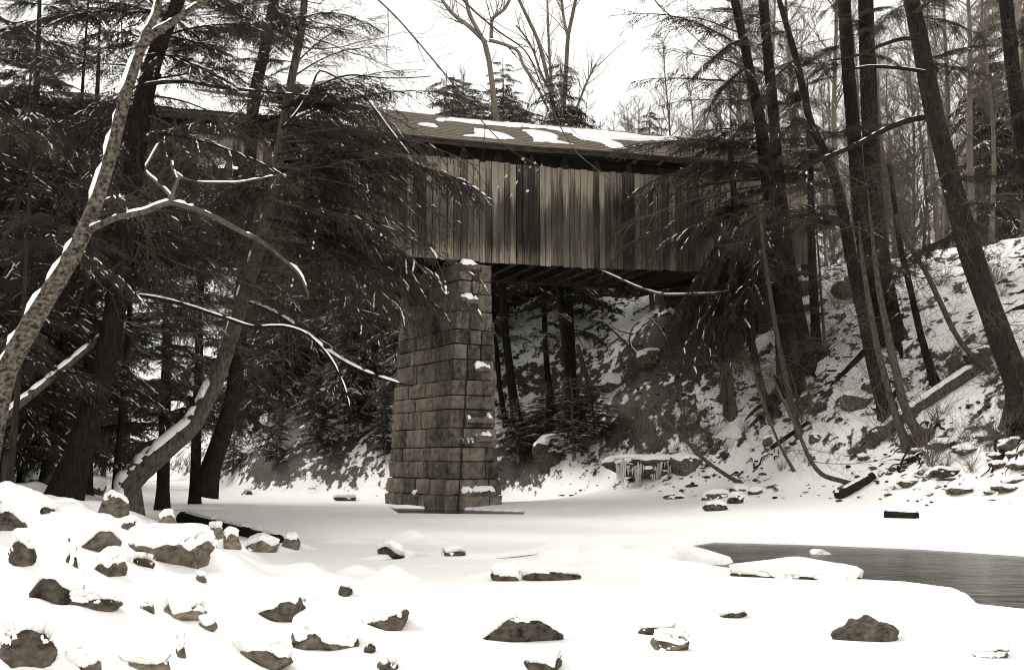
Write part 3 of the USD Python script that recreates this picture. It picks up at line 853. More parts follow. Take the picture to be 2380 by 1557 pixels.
def ledge_snow(p, z, ax, nrm, length, seed, lab):
    """a ragged cushion of snow along a ledge, hanging a little over its edge"""
    n, prof = 46, [(-.02, 0, 1), (.05, 0, 1.0), (.13, 0, .9), (.19, 0, .55), (.215, -.05, .1), (.20, -.09, 0)]
    x = np.linspace(-.5, .5, n) * length
    a = meshkit.fbm(np.stack([x * 4.0, x * 0 + seed, x * 0], -1), 4, seed)
    th = np.clip((a - .36) * .75, 0, .2) * np.minimum(1, (length / 2 - np.abs(x)) / .12)
    dr = meshkit.fbm(np.stack([x * 9.0, x * 0 + seed, x * 0 + 3], -1), 3, seed + 1)
    v = []
    for o, d, k in prof:
        oo = o + .05 * (a - .5) - .10 * (th < .015)
        q = p[None] + ax[None] * x[:, None] + nrm[None] * oo[:, None]
        v.append(np.concatenate([q, (z + th * k + d * 2.0 * dr * (th > .01) - .05 * (th < .012))[:, None]], 1))
    v = np.stack(v, 1).reshape(-1, 3)
    m = len(prof)
    i, j = np.meshgrid(np.arange(n - 1), np.arange(m - 1), indexing='ij')
    q = np.stack([i * m + j, (i + 1) * m + j, (i + 1) * m + j + 1, i * m + j + 1], -1).reshape(-1, 4)
    obj('ledge_snow', (v, np.vstack([q[:, [0, 1, 2]], q[:, [0, 2, 3]]])), 'snow', smooth=True, label=lab, cat='snow', group='snow on the ledges of the stone pier')


for (u, v, rx, lab) in [(1085, 690, .5, 'snow pillow on the upper ledge of the pier nose'), (1118, 848, .38, 'small snow pillow on the pier nose at half height'), (1112, 967, .62, 'long snow line on a ledge of the pier nose'),
                        (1122, 1010, .4, 'snow hanging over a stone on the right of the pier nose'), (1085, 1018, .3, 'little snow cap on a jutting stone of the pier nose'), (1108, 1137, .85, 'thick ragged snow on the lowest ledge of the pier nose'),
                        (970, 1140, .22, 'small snow tuft low on the side of the pier'), (1090, 612, .45, 'snow on the bearing stones at the top of the pier')]:
    h = (W(u, v, 46.4)[2]) / 10
    c, L, Wd = pier_corner(max(0, min(1, h)))
    d = ray(u, v)
    nrm = -PA if u > 1040 else -PB
    k = ((c - CAM[:2]) @ nrm) / (d[:2] @ nrm)
    p = CAM + d * k
    ax = PB if u > 1040 else PA
    # the ledge stone that carries it juts from the face
    m_ = block(np.array([*(p[:2] + nrm * .02), p[2] - .16]), ax, nrm, rx * 2.1, .30, 0, .26, 0, int(u * 7 + v))
    obj('ledge_stone', m_, 'pier_stone', PIER, smooth=50)
    ledge_snow(p[:2] - nrm * .05, p[2] - .035, ax, nrm, rx * 1.9, int(u + v), lab)
for k in range(3):                                    # bearing timbers on the pier's top
    c, L, Wd = pier_corner(1)
    for j in range(2):
        cc = c + PA * (L / 2) + PB * (.15 + .75 * j + .1 * k)
        obj('bearing_timber', obox((*cc, 9.82 + .0 + k * .0), np.array([*PA, 0]) * (2.9 + .1 * k), np.array([*PB, 0]) * .09, UP * .1), 'timber_dark', PIER) if k == 0 else None

# ------------------------------------------------------------------ right abutment: dark coursed stone under the bridge end
AB = thing('stone_abutment', 'dark stone abutment under the right end of the bridge, half hidden by drooping hemlock boughs', 'abutment', bp(11, 2.6, 5.5))
rng = np.random.default_rng(31)
for k in range(8):
    z0, z1 = 6.1 + k * .52, 6.1 + (k + 1) * .52
    for t0 in np.arange(-0.3 + .5 * (k % 2), 5.2, 1.15):
        obj('stone_block', block(np.array([*bp(10.2 + .05 * rng.normal(), t0 + .55, 0)[:2], (z0 + z1) / 2]), BN, BE, 1.12, .8, z0, z1 - .004, 0, int(rng.integers(1e6))), 'dark_stone', AB, smooth=50)
    for s0 in np.arange(10.62, 15, 1.2):
        if z1 > float(H0(*bp(s0 + .55, -.3, 0)[:2])):
            obj('stone_block', block(np.array([*bp(s0 + .55, -.05 + .05 * rng.normal(), 0)[:2], (z0 + z1) / 2]), BE, BN, 1.17, .7, z0, z1 - .004, 0, int(rng.integers(1e6))), 'dark_stone', AB, smooth=50)
obj('rubble_fill', obox(bp(12.9, 2.7, 7.2), E3 * 2.2, N3 * 2.5, UP * 2.7), 'soil', AB)

# ------------------------------------------------------------------ boulders
for (c, w, dep, h, kind, sn, lab, i) in ROCKS:
    rr = np.random.default_rng(100 + i)
    big = w * F / c[1] > 25
    v, f = rock_mesh((w, dep, h * .62 + .03), 100 + i, 4 if big else 3, 10, .16)
    if 'two peaks' in lab:
        q = v[:, 0] / w
        v[:, 2] = np.where(v[:, 2] > 0, v[:, 2] * (.78 + .30 * np.exp(-((q + .34) / .22) ** 2) + .34 * np.exp(-((q - .36) / .2) ** 2)), v[:, 2])
    a = rr.uniform(-.25, .25)
    v = v @ np.array([[math.cos(a), math.sin(a), 0], [-math.sin(a), math.cos(a), 0], [0, 0, 1]])
    z = c[2] + h * .12
    B = thing('boulder', lab, 'boulder', (c[0], c[1], c[2]))
    obj('stone', (v + (c[0], c[1], z), f), 'rock' if kind == 'dark' else 'rock_pale', B, smooth=40)
    if sn > .1:
        cv, cf = snow_cap(v, f, min(.03 + .11 * sn, .35 * h + .03), 300 + i, lim=.62 - .62 * sn)
        if len(cf):
            obj('snow_cap', (cv + (c[0], c[1], z), cf), 'snow', B, smooth=True, kind='stuff')
# ------------------------------------------------------------------ hemlock boughs: eight kinds, defined once and referenced by the near trees
def tufts(B, D, Ln, Wd, rng, seg=3):
    """needle sprays: at base points B along directions D (n,3), lengths Ln, a serrated flat strip each"""
    n = len(B)
    side = norm(np.cross(D, np.array([0, 0, 1.0]) + rng.normal(0, .55, (n, 3))))
    V, Fc = [], []
    droop = np.array([0, 0, -1.0])
    for k in range(seg):
        t0, t1 = k / seg, (k + 1) / seg
        p0 = B + D * (Ln * t0)[:, None] + droop * (Ln * .25 * t0 ** 2)[:, None]
        p1 = B + D * (Ln * t1)[:, None] + droop * (Ln * .25 * t1 ** 2)[:, None]
        w = Wd * (1.0 - .55 * t0) * rng.uniform(.7, 1.25, n)
        a = p0 + D * (Ln / seg * .75)[:, None] + side * w[:, None]
        b = p0 + D * (Ln / seg * .75)[:, None] - side * w[:, None]
        V += [p0, a, p1, b]
        o = 4 * k * n
        i = np.arange(n)
        Fc += [np.stack([o + i, o + n + i, o + 2 * n + i], 1), np.stack([o + i, o + 2 * n + i, o + 3 * n + i], 1)]
    return np.vstack(V), np.vstack(Fc)


def lumps(P, D, L, Wd, Hh):
    """small elongated pads of snow"""
    n = len(P)
    side = norm(np.cross(D, [0, 0, 1.0]))
    up = norm(np.cross(side, D))
    c = [P - D * L[:, None], P - D * L[:, None] * .3 + side * Wd[:, None], P + D * L[:, None] * .5 + side * Wd[:, None] * .7, P + D * L[:, None], P + D * L[:, None] * .3 - side * Wd[:, None], P - D * L[:, None] * .5 - side * Wd[:, None] * .8, P + up * Hh[:, None], P - up * Hh[:, None] * .35]
    V = np.stack(c, 1).reshape(-1, 3)
    f = [(k, (k + 1) % 6, 6) for k in range(6)] + [((k + 1) % 6, k, 7) for k in range(6)]
    return V, (np.array(f)[None] + 8 * np.arange(n)[:, None, None]).reshape(-1, 3)


def make_bough(seed, L=4.0, droop=0.8, sec=22, spacing=.085, snowy=.3, wide=.34, seg=3, wood_sides=5, thin=1.0, fat=1.0, long=1.0, lacy=False):
    rng = np.random.default_rng(seed)
    wood, fol, sno = MB(), MB(), MB()
    t = np.linspace(0, 1, 12)
    bend = rng.normal(0, .12)
    ax = np.stack([t * L, bend * L * t ** 2 + .05 * L * np.sin(t * 5 + seed), .12 * L * t - droop * .35 * L * t ** 2.2], 1)
    wood.add(*tube(ax, .032 * (1 - t) ** 1.1 + .004, wood_sides))
    BB, DD, LL = [], [], []
    paths = []
    for k in range(sec * 2):
        tk = .10 + .88 * (k + rng.uniform(-.4, .4)) / (sec * 2)
        sd = 1 if k % 2 else -1
        p = np.array([np.interp(tk, t, ax[:, i]) for i in range(3)])
        p1 = np.array([np.interp(min(1, tk + .05), t, ax[:, i]) for i in range(3)])
        d = norm(p1 - p + 1e-9)
        prof = (math.sin(math.pi * min(1, tk * 1.25 + .12)) ** .7 if tk < .7 else (1 - tk) * 1.9 + .16)
        ls = L * wide * max(.12, prof) * rng.uniform(.4, 1.25)
        if lacy:
            ls *= rng.uniform(.5, 1.35)
        if rng.uniform() < (.38 if lacy else .16):
            continue
        an = math.radians(rng.uniform(18, 78) if lacy else rng.uniform(38, 68)) * sd
        dd = np.array([d[0] * math.cos(an) - d[1] * math.sin(an), d[0] * math.sin(an) + d[1] * math.cos(an), d[2] * .6 + rng.normal(0, .12)])
        dd = norm(dd)
        m = 5
        q = np.linspace(0, 1, m)
        fwd = d - dd * (d @ dd)
        path = p + dd * (q * ls)[:, None] + fwd * (.22 * ls * q ** 2)[:, None] + UP * (-.32 * droop * (rng.uniform(.2, 2.6) if lacy else 1.0) * ls * q ** 2)[:, None]
        wood.add(*tube(path, np.linspace(.010, .003, m), 3, cap=False))
        paths.append(path)
        nt = max(2, int(ls / spacing))
        qq = (np.arange(nt) + rng.uniform(0, 1, nt)) / nt
        qq = .12 + .88 * qq
        for s2 in (-1, 1):
            b = np.stack([np.interp(qq, q, path[:, i]) for i in range(3)], 1)
            a2 = np.radians(rng.uniform(35, 65, nt)) * s2
            tdir = norm(path[-1] - path[0])
            e = np.stack([tdir[0] * np.cos(a2) - tdir[1] * np.sin(a2), tdir[0] * np.sin(a2) + tdir[1] * np.cos(a2), np.full(nt, tdir[2]) + rng.normal(-.22, .30, nt)], 1)
            BB.append(b)
            DD.append(norm(e))
            LL.append((.10 + .16 * (1 - qq)) * rng.uniform(.6, 1.3, nt) * (ls / 1.0) ** .25)
        BB.append(path[-1:])
        DD.append(tdir[None])
        LL.append(np.array([.15]))
    BB, DD, LL = np.vstack(BB), np.vstack(DD), np.concatenate(LL)
    keep = rng.uniform(size=len(BB)) < thin
    BB, DD, LL = BB[keep], DD[keep], LL[keep]
    fol.add(*tufts(BB, DD, LL * long, (.017 + .02 * LL * 2) * fat, rng, seg))
    # snow: pads in loose rows along the outer twigs and the main axis
    P, D = [], []
    for path in paths:
        if rng.uniform() < snowy:
            n = rng.integers(2, 7)
            for qv in np.sort(rng.uniform(.25, 1.0, n)):
                pp = np.array([np.interp(qv, np.linspace(0, 1, 5), path[:, i]) for i in range(3)])
                P.append(pp + UP * .02)
                D.append(path[-1] - path[0])
    for tk in rng.uniform(.35, 1, int(10 * snowy * 2)):
        P.append(np.array([np.interp(tk, t, ax[:, i]) for i in range(3)]) + UP * .025)
        D.append(ax[-1] - ax[-3])
    if P:
        P, D = np.array(P), norm(norm(np.array(D)) + rng.normal(0, .12, (len(P), 3)))
        n = len(P)
        sno.add(*lumps(P, D, rng.uniform(.03, .13, n), rng.uniform(.009, .024, n), rng.uniform(.010, .024, n)))
    return wood.get(), fol.get(), sno.get()


def define_source(path, parts):
    """a class prim that copies refer to"""
    stage.CreateClassPrim(path)
    for n, (mesh, mat, smooth) in parts.items():
        if len(mesh[0]):
            usdkit.mesh(stage, f'{path}/{n}', (np.asarray(mesh[0]), np.asarray(mesh[1], int)), M[mat], smooth=smooth)
            if n != 'trunk':                           # needles, twigs and flecks of snow that nobody could count
                stage.GetPrimAtPath(f'{path}/{n}').SetCustomDataByKey('kind', 'stuff')
    return path


stage.CreateClassPrim('/World/sources')
BOUGHS, BARE = [], []
for k in range(8):
    wd, fo, sn = make_bough(500 + k, 4.0, droop=[.7, .9, .5, 1.1, .8, 1.0, .6, 1.2][k], sec=[28, 30, 26, 28, 32, 24, 28, 26][k], spacing=.065, snowy=[.05, .08, .12, .06, .30, .42, .24, .5][k], wide=[.32, .36, .3, .38, .3, .34, .36, .3][k])
    BOUGHS.append(define_source(f'/World/sources/bough_{k}', {'twigs': (wd, 'bark_dark', True), 'needles': (fo, 'needles', False), 'snow': (sn, 'snow', False)}))


LACY = []
for k in range(6):
    wd, fo, sn = make_bough(560 + k, 4.0, droop=[.8, 1.0, .7, 1.2, .9, .6][k], sec=[24, 22, 26, 20, 24, 22][k], snowy=[.13, .05, .18, .08, .15, .03][k], wide=[.34, .38, .3, .4, .34, .36][k], spacing=.075, thin=.62, fat=.8, long=1.05, lacy=True)
    LACY.append(define_source(f'/World/sources/lacy_bough_{k}', {'twigs': (wd, 'bark_grey', True), 'needles': (fo, 'needles', False), 'snow': (sn, 'snow', False)}))


def bare_branch(seed, L=2.5, depth=2, rad=.014, up=.1, kink=.18):
    """a dead or leafless limb that forks"""
    rng = np.random.default_rng(seed)
    mb, paths = MB(), []

    def grow(p, d, l, r, lev):
        n = 6
        P = [p]
        for i in range(n):
            d = norm(d + rng.normal(0, kink, 3) * np.array([1, 1, .7]) + UP * up * .12)
            P.append(P[-1] + d * l / n)
        P = np.array(P)
        R = np.linspace(r, max(.0025, r * .3), n + 1)
        mb.add(*tube(P, R, 4 if lev else 5, cap=False))
        paths.append((P, R))
        if lev < depth:
            for i in range(1, n + 1):
                for _ in range(1 + (rng.uniform() < .55)):
                    a = norm(np.cross(d, rng.normal(size=3)))
                    grow(P[i], norm(d * rng.uniform(.5, .9) + a * rng.uniform(.5, .9)), l * rng.uniform(.28, .55), R[i] * .6, lev + 1)

    grow(np.zeros(3), np.array([1.0, 0, up]), L, rad, 0)
    return mb.get(), paths


for k in range(4):
    (v_, f_), _p = bare_branch(700 + k, 2.6, 2, .013, [.1, -.25, .25, -.1][k])
    BARE.append(define_source(f'/World/sources/bare_{k}', {'twigs': ((v_, f_), 'bark_grey', True)}))


def place(parent, name, source, p, az, tilt, scale, roll=0.0):
    path = free(parent, name)
    x = UsdGeom.Xform.Define(stage, path)
    p = np.asarray(p, float) - LOC.get(parent, np.zeros(3))
    x.AddTranslateOp().Set(Gf.Vec3d(*p))
    x.AddRotateZOp().Set(math.degrees(az))
    x.AddRotateYOp().Set(-math.degrees(tilt))
    if roll:
        x.AddRotateXOp().Set(math.degrees(roll))
    x.AddScaleOp().Set(Gf.Vec3f(scale, scale, scale))
    x.GetPrim().GetReferences().AddInternalReference(source)
    x.GetPrim().SetInstanceable(True)
    return path


# outlines in the picture that stay free of the near trees' random boughs (what stands behind is seen there)
CLEAR = [
    [(960, -60), (1440, -60), (1400, 120), (1330, 330), (1500, 360), (1500, 605), (1130, 605), (1120, 420), (1080, 250), (960, 170)],
    [(930, 780), (1020, 770), (1140, 780), (1500, 660), (1560, 800), (1640, 900), (1900, 900), (2400, 800), (2400, 1600), (-100, 1600), (-100, 1160), (500, 1060), (930, 1020)],
    [(1880, 540), (1970, 540), (2380, 640), (2380, 1160), (1640, 1160), (1700, 880), (1880, 820)],
    [(370, 150), (660, 235), (720, 285), (480, 258), (350, 252)],
    [(0, 165), (270, 150), (240, 238), (0, 208)],
    [(1900, 170), (2110, 130), (2330, 130), (2330, 400), (2220, 520), (1985, 500), (1960, 380)],
]


def in_poly(p, poly):
    x, y = p
    c = False
    for (ax, ay), (bx, by) in zip(poly, poly[1:] + poly[:1]):
        if (ay > y) != (by > y) and x < (bx - ax) * (y - ay) / (by - ay) + ax:
            c = not c
    return c


def clear_of(pts, skip=()):
    uv = project(pts)
    return not any(in_poly(q, c) for i, c in enumerate(CLEAR) if i not in skip for q in uv)


def bough_pts(p, az, tilt, sc, droop=.8):
    d = np.array([math.cos(az) * math.cos(tilt), math.sin(az) * math.cos(tilt), math.sin(tilt)])
    out = []
    for t in (.35, .6, .85, 1.02):
        q = p + d * 4 * sc * t
        q = q - UP * 4 * sc * (.28 * t ** 2.2 - .12 * t)
        out.append(q)
    sd = np.array([-math.sin(az), math.cos(az), 0]) * 4 * sc * .22
    return np.array(out + [out[1] + sd, out[1] - sd])


def trunk_path(pts, base, dY=0.0, rmin=.012, top=None, f=H0):
    """pts: (u, v, width in picture units) from the foot up; base: point on the ground. Returns world points and radii."""
    n = len(pts)
    out, rad = [base], []
    Y0 = base[1]
    v0, v1 = pts[0][1], pts[-1][1]
    for i, (u, v, w) in enumerate(pts):
        y = Y0 + dY * (v0 - v) / max(1, v0 - v1)
        if i:
            out.append(W(u, v, y))
        rad.append(max(rmin, w / 2 / F * y))
    out, rad = np.array(out), np.array(rad)
    if top:
        d = norm(out[-1] - out[-2])
        d = norm(d + UP * .6)
        hgt = top - (out[-1][2] - base[2])
        if hgt > 1:
            k = 3
            for i in range(1, k + 1):
                out = np.vstack([out, out[-1] + d * hgt / k])
                rad = np.append(rad, max(.02, rad[n - 1] * (1 - i / k) ** .8))
    return out, rad


def near_tree(name, label, cat, pts, dY=0.0, mat='bark_dark', top=None, rough=.12, flare=1.7, roots=0, snow=None, base=None, seed=0, group=None, sink=.25, sides=12, n=46, taper_end=True, hitf=H0):
    base = ground_hit(pts[0][0], pts[0][1]) if base is None else np.asarray(base, float)
    P, R = trunk_path(pts, base, dY, top=top)
    T = thing(name, label, cat, base, group)
    rng = np.random.default_rng(900 + seed)
    d0 = norm(P[1] - P[0])
    P2 = np.vstack([P[0] - d0 * sink - UP * .1, P])
    R2 = np.concatenate([[R[0] * flare * 1.05], R])
    R2[1] *= flare ** .8
    if len(P) > 1 and flare > 1:
        k = .12 if np.linalg.norm(P[1] - P[0]) > .5 else .4
        P2 = np.insert(P2, 2, P[0] + (P[1] - P[0]) * k, 0)
        R2 = np.insert(R2, 2, R[0] * (1 + (flare - 1) * .25))
    S, SR = smooth_path(P2, R2, n)
    obj('trunk', tube(S, SR, sides, rough, seed), mat, T, smooth=True)
    for k in range(roots):
        a = rng.uniform(0, 2 * np.pi)
        l = R[0] * rng.uniform(2.2, 3.8)
        q = [base + UP * R[0] * .9]
        for t in (.35, .7, 1.0):
            x, y = base[0] + math.cos(a) * l * t + rng.normal(0, .06), base[1] + math.sin(a) * l * t + rng.normal(0, .06)
            q.append(np.array([x, y, float(H0(x, y)) + R[0] * .25 * (1 - t) - .04 * t]))
        obj('root', tube(*smooth_path(q, [R[0] * .45, R[0] * .32, R[0] * .2, R[0] * .1], 12), 7, .15, k), mat, T, smooth=True)
    if snow:
        for j, (side, thick, spr, thr, fq, a, b) in enumerate(snow):
            m = len(S)
            seg = slice(int(a * m), max(int(a * m) + 4, int(b * m)))
            sv = snow_on(S[seg], SR[seg], thick, side, spr, thr, fq, seed + j)
            if len(sv[0]):
                obj('snow', sv, 'snow', T, smooth=True, kind='stuff')
    return T, S, SR, rng


def at_height(S, v):
    """point of a trunk at picture height v"""
    uv = project(S)
    i = int(np.argmin(np.abs(uv[:, 1] - v)))
    return S[i], i


def add_boughs(T, S, SR, rng, manual=(), random=0, zr=(4, 20), az=(0, 6.283), sc=(.6, 1.1), tilt=(-.15, .25), skip=(), kinds=None, check=True, lacy=0.3):
    def pick(far):
        if rng.uniform() < (lacy if far else .25):
            return LACY[int(rng.integers(6))]
        return BOUGHS[int(rng.integers(8)) if kinds is None else int(rng.choice(kinds))]

    for (v, u1, v1, dy) in manual:                    # from the trunk at picture height v to a tip near (u1, v1), dy metres nearer or farther
        p, i = at_height(S, v)
        q = W(u1, v1, p[1] + dy)
        d = q - p
        ln = np.linalg.norm(d)
        sc_ = ln / 3.95
        dv = d + UP * 4 * sc_ * .16
        place(T, 'bough', pick(True), p, math.atan2(dv[1], dv[0]), math.atan2(dv[2], math.hypot(dv[0], dv[1])), sc_, rng.normal(0, .25))
    made = tries = 0
    z = S[:, 2] - S[0, 2]
    while made < random and tries < random * 8:
        tries += 1
        zz = rng.uniform(*zr)
        i = int(np.argmin(np.abs(z - zz)))
        a = rng.uniform(*az)
        top = z.max()
        s_ = rng.uniform(*sc) * min(1.0, .30 + .85 * (top - zz) / (.6 * top))
        tl = rng.uniform(*tilt)
        if check and not clear_of(bough_pts(S[i], a, tl, s_), skip):
            continue
        place(T, 'bough', pick(False), S[i], a, tl, s_, rng.normal(0, .3))
        made += 1


def add_bare(T, S, rng, n, zr=(1, 9), az=(0, 6.283), sc=(.5, 1.1), tilt=(-.4, .3), skip=(), check=True):
    z = S[:, 2] - S[0, 2]
    made = tries = 0
    while made < n and tries < n * 8:
        tries += 1
        i = int(np.argmin(np.abs(z - rng.uniform(*zr))))
        a, tl, s_ = rng.uniform(*az), rng.uniform(*tilt), rng.uniform(*sc)
        d = np.array([math.cos(a) * math.cos(tl), math.sin(a) * math.cos(tl), math.sin(tl)])
        q_ = S[i] + d * np.array([[.6], [1.3], [2.4]]) * s_
        if check and not clear_of(np.vstack([q_, q_ - UP * .5 * s_, q_ - UP * 1.1 * s_]), skip):
            continue
        place(T, 'bare_branch', BARE[int(rng.integers(4))], S[i], a, tl, s_, rng.uniform(0, 6))
        made += 1


def limb(T, pts, Y, mat, snow=None, name='limb', seed=0, w_end=None, n=30, start=None):
    """a limb through picture points (u, v, width) at depths Y (one or a list)"""
    Ys = np.broadcast_to(np.asarray(Y, float), (len(pts),))
    P = np.array([W(u, v, y) for (u, v, w), y in zip(pts, Ys)])
    if start is not None:
        P[0] = start
    R = np.array([w / 2 / F * y for (u, v, w), y in zip(pts, Ys)])
    S, SR = smooth_path(P, R, n)
    obj(name, tube(S, SR, 7, .12, seed), mat, T, smooth=True)
    if snow:
        sv = snow_on(S, SR, snow[0], (0, 0, 1), snow[1], snow[2], 6, seed)
        if len(sv[0]):
            obj('snow', sv, 'snow', T, smooth=True, kind='stuff')
    return S


def on_ground(p):
    return np.array([p[0], p[1], float(H0(p[0], p[1]))])


# ------------------------------------------------------------------ left bank, near trees
# pale birch leaning in from the left edge, snow stuck to its weather side
T, S, SR, rng = near_tree('birch_tree', 'pale rough barked birch leaning in from the left edge with snow stuck to its side', 'tree',
                          [(-70, 1120, 64.4), (8, 880, 53.2), (62, 770, 49.0), (115, 680, 44.8), (165, 600, 40.6), (208, 510, 36.4), (240, 420, 32.2), (265, 330, 30.1), (285, 250, 28.0), (310, 165, 25.2), (335, 95, 22.4), (362, 40, 18.2), (378, -40, 15.4)],
                          base=(-5.75, 12.2, .75), mat='bark_birch', top=13, rough=.10, seed=1, snow=[((-1, -.25, .5), .03, .8, .53, 7.0, .04, .6), ((-1, -.2, .4), .02, .7, .55, 7.0, .5, .8)])
yb = 12.2
limb(T, [(322, 118, 26), (350, 85, 22), (390, 58, 19), (440, 25, 16), (520, -30, 12)], [yb, yb, yb + .1, yb + .3, yb + .6], 'bark_birch', (.012, .7, .55), seed=3)
limb(T, [(300, 190, 12), (275, 240, 9), (270, 300, 8), (277, 360, 6), (285, 250, 5)][:4], yb - .3, 'bark_birch', seed=4)
Sb = limb(T, [(200, 540, 17), (230, 524, 16), (280, 504, 15), (330, 494, 15), (372, 478, 14), (398, 470, 14)], [yb, yb - .1, yb - .3, yb - .5, yb - .6, yb - .7], 'bark_grey', (.02, 1.0, .47), 'broken_limb', seed=5)
limb(T, [(398, 471, 14), (440, 482, 14), (500, 505, 13), (560, 538, 12), (605, 560, 10), (650, 595, 8), (695, 638, 6), (718, 690, 4)], [yb - .7, yb - .8, yb - 1, yb - 1.1, yb - 1.2, yb - 1.2, yb - 1.1, yb - 1], 'bark_grey', (.02, 1.0, .47), 'broken_limb', seed=6)
limb(T, [(396, 474, 11), (402, 450, 10), (410, 425, 9), (420, 408, 7)], yb - .7, 'bark_grey', None, 'stub', seed=7)
limb(T, [(400, 462, 8), (382, 440, 7), (360, 420, 7), (338, 395, 5), (350, 370, 4), (372, 330, 3)], yb - .7, 'bark_grey', (.015, 1.0, .42), 'stub', seed=8)
limb(T, [(412, 418, 6), (402, 395, 6), (398, 372, 4)], yb - .7, 'bark_grey', (.012, 1.0, .4), 'stub', seed=9)
limb(T, [(402, 396, 6), (430, 415, 5), (480, 425, 5), (540, 425, 4), (600, 416, 3), (655, 405, 2)], yb - .7, 'bark_grey', (.012, 1.0, .46), 'side_branch', seed=10)
add_bare(T, S, rng, 14, (6, 12), sc=(.4, .9), check=False)

# black hemlock leaning right behind it
T, S, SR, rng = near_tree('hemlock_tree', 'thick black hemlock trunk leaning to the right behind the pale birch', 'tree',
                          [(148, 1152, 72), (180, 1060, 66), (215, 950, 58), (245, 840, 54), (268, 720, 51), (286, 600, 50), (300, 480, 49), (315, 360, 48), (332, 250, 46), (352, 160, 42), (385, 70, 36), (415, 0, 30)],
                          mat='bark_dark', top=19, roots=5, seed=2, dY=-1.0, base=on_ground(W(148, 1152, 24.5)))
B1 = S
add_boughs(T, S, SR, rng, [(180, 660, 214, 0), (120, 620, 120, 1), (60, 560, 40, -1), (90, 700, 60, 1.5), (215, 610, 330, -.5), (270, 560, 420, .5), (330, 200, 420, -1), (240, 60, 330, -1), (160, 80, 150, -.5), (60, 130, 30, -1), (30, 240, -30, -1.5),
                           (380, 60, 520, .5), (430, 520, 560, 1), (520, 90, 640, 0), (560, 600, 640, 1), (600, 470, 740, .5), (640, 60, 760, 0), (700, 560, 800, 1.5), (300, 640, 400, -1), (120, 480, 200, -2), (20, 620, 20, -1)], 60, (5, 20), az=(1.2, 5.2), sc=(.7, 1.2))
limb(T, [(310, 686, 10), (360, 692, 9), (420, 706, 9), (520, 738, 8), (600, 760, 8), (650, 758, 7), (690, 766, 7), (735, 795, 6), (775, 845, 5), (800, 900, 4), (815, 960, 3)], [23.5, 23.3, 23.2, 23, 23, 23, 23, 23, 23, 23, 23], 'bark_dark', (.02, 1.0, .42), seed=12)
limb(T, [(330, 200, 12), (420, 190, 9), (520, 205, 8), (640, 216, 6), (740, 225, 4)], [23.3, 22.8, 22.5, 22.3, 22], 'bark_dark', (.015, .8, .55), seed=13)
add_bare(T, S, rng, 36, (3, 14), az=(-2.2, 1.6), sc=(.6, 1.7))

# grey tree with a snow covered bent foot
T, S, SR, rng = near_tree('bent_tree', 'grey tree with a bent snow covered foot rising right from the rocky shore', 'tree',
                          [(308, 1165, 60.7), (300, 1128, 59.0), (345, 1078, 54.1), (400, 1030, 49.2), (450, 985, 44.3), (480, 930, 38.5), (508, 870, 36.9), (532, 800, 35.3), (555, 730, 33.6), (574, 665, 32.8), (592, 610, 32.0), (615, 530, 30.3), (632, 460, 27.9), (646, 390, 26.2), (656, 320, 24.6), (668, 240, 22.1), (685, 150, 20.5), (700, 70, 18.9), (708, 0, 17.2)],
                          mat='bark_grey', top=17, roots=4, seed=3, flare=1.15, base=on_ground(W(308, 1165, 27.5)), snow=[((-.5, -.25, 1), .06, 1.15, .41, 4.5, .03, .27), ((-.6, -.2, 1), .03, .5, .50, 2.5, .27, .5)])
B2 = S
add_boughs(T, S, SR, rng, [(300, 1060, 205, -1), (260, 960, 150, 0), (200, 900, 90, 1), (130, 880, 30, 1), (340, 1110, 440, -1.5), (370, 1090, 400, -1), (400, 1000, 360, 0), (330, 940, 290, .5), (420, 1060, 520, -.5), (430, 960, 470, .5), (460, 930, 540, 0), (500, 880, 560, 1), (240, 850, 260, -1),
                           (150, 520, 160, 0), (220, 500, 300, 0), (100, 560, 70, 1), (60, 820, 20, 0), (280, 780, 380, -1), (360, 800, 430, 0), (520, 770, 640, -.5), (560, 860, 700, 0), (330, 1130, 350, -.5), (360, 1130, 470, -1), (400, 1090, 540, -.5), (440, 1020, 580, 0), (470, 1130, 690, -1), (490, 1150, 745, -1.5), (520, 1040, 760, -.5), (500, 980, 690, 0), (540, 900, 800, 0), (380, 900, 440, -.5), (430, 860, 520, 0), (510, 1010, 720, -.5), (540, 1060, 700, -1), (530, 950, 740, -.5), (560, 1000, 790, -1), (480, 1100, 720, -1)], 30, (7, 17), sc=(.6, 1.0), lacy=.85)
add_bare(T, S, rng, 36, (4, 14), sc=(.6, 1.6))
limb(T, [(566, 700, 9), (640, 728, 8), (710, 775, 7), (770, 822, 7), (830, 856, 6), (885, 878, 6), (925, 890, 5), (962, 897, 3)], [27.6, 27.2, 27, 26.8, 26.6, 26.5, 26.5, 26.5], 'bark_dark', (.045, 1.2, .40), seed=17)
limb(T, [(655, 300, 7), (690, 262, 6), (720, 215, 5), (745, 165, 4), (790, 185, 4), (850, 230, 4), (905, 300, 3), (960, 370, 2)], 26.5, 'bark_dark', (.02, .9, .45), seed=14)
limb(T, [(668, 250, 6), (740, 200, 5), (820, 175, 4), (900, 182, 3), (1000, 178, 2)], 27, 'bark_dark', (.018, .9, .45), seed=15)

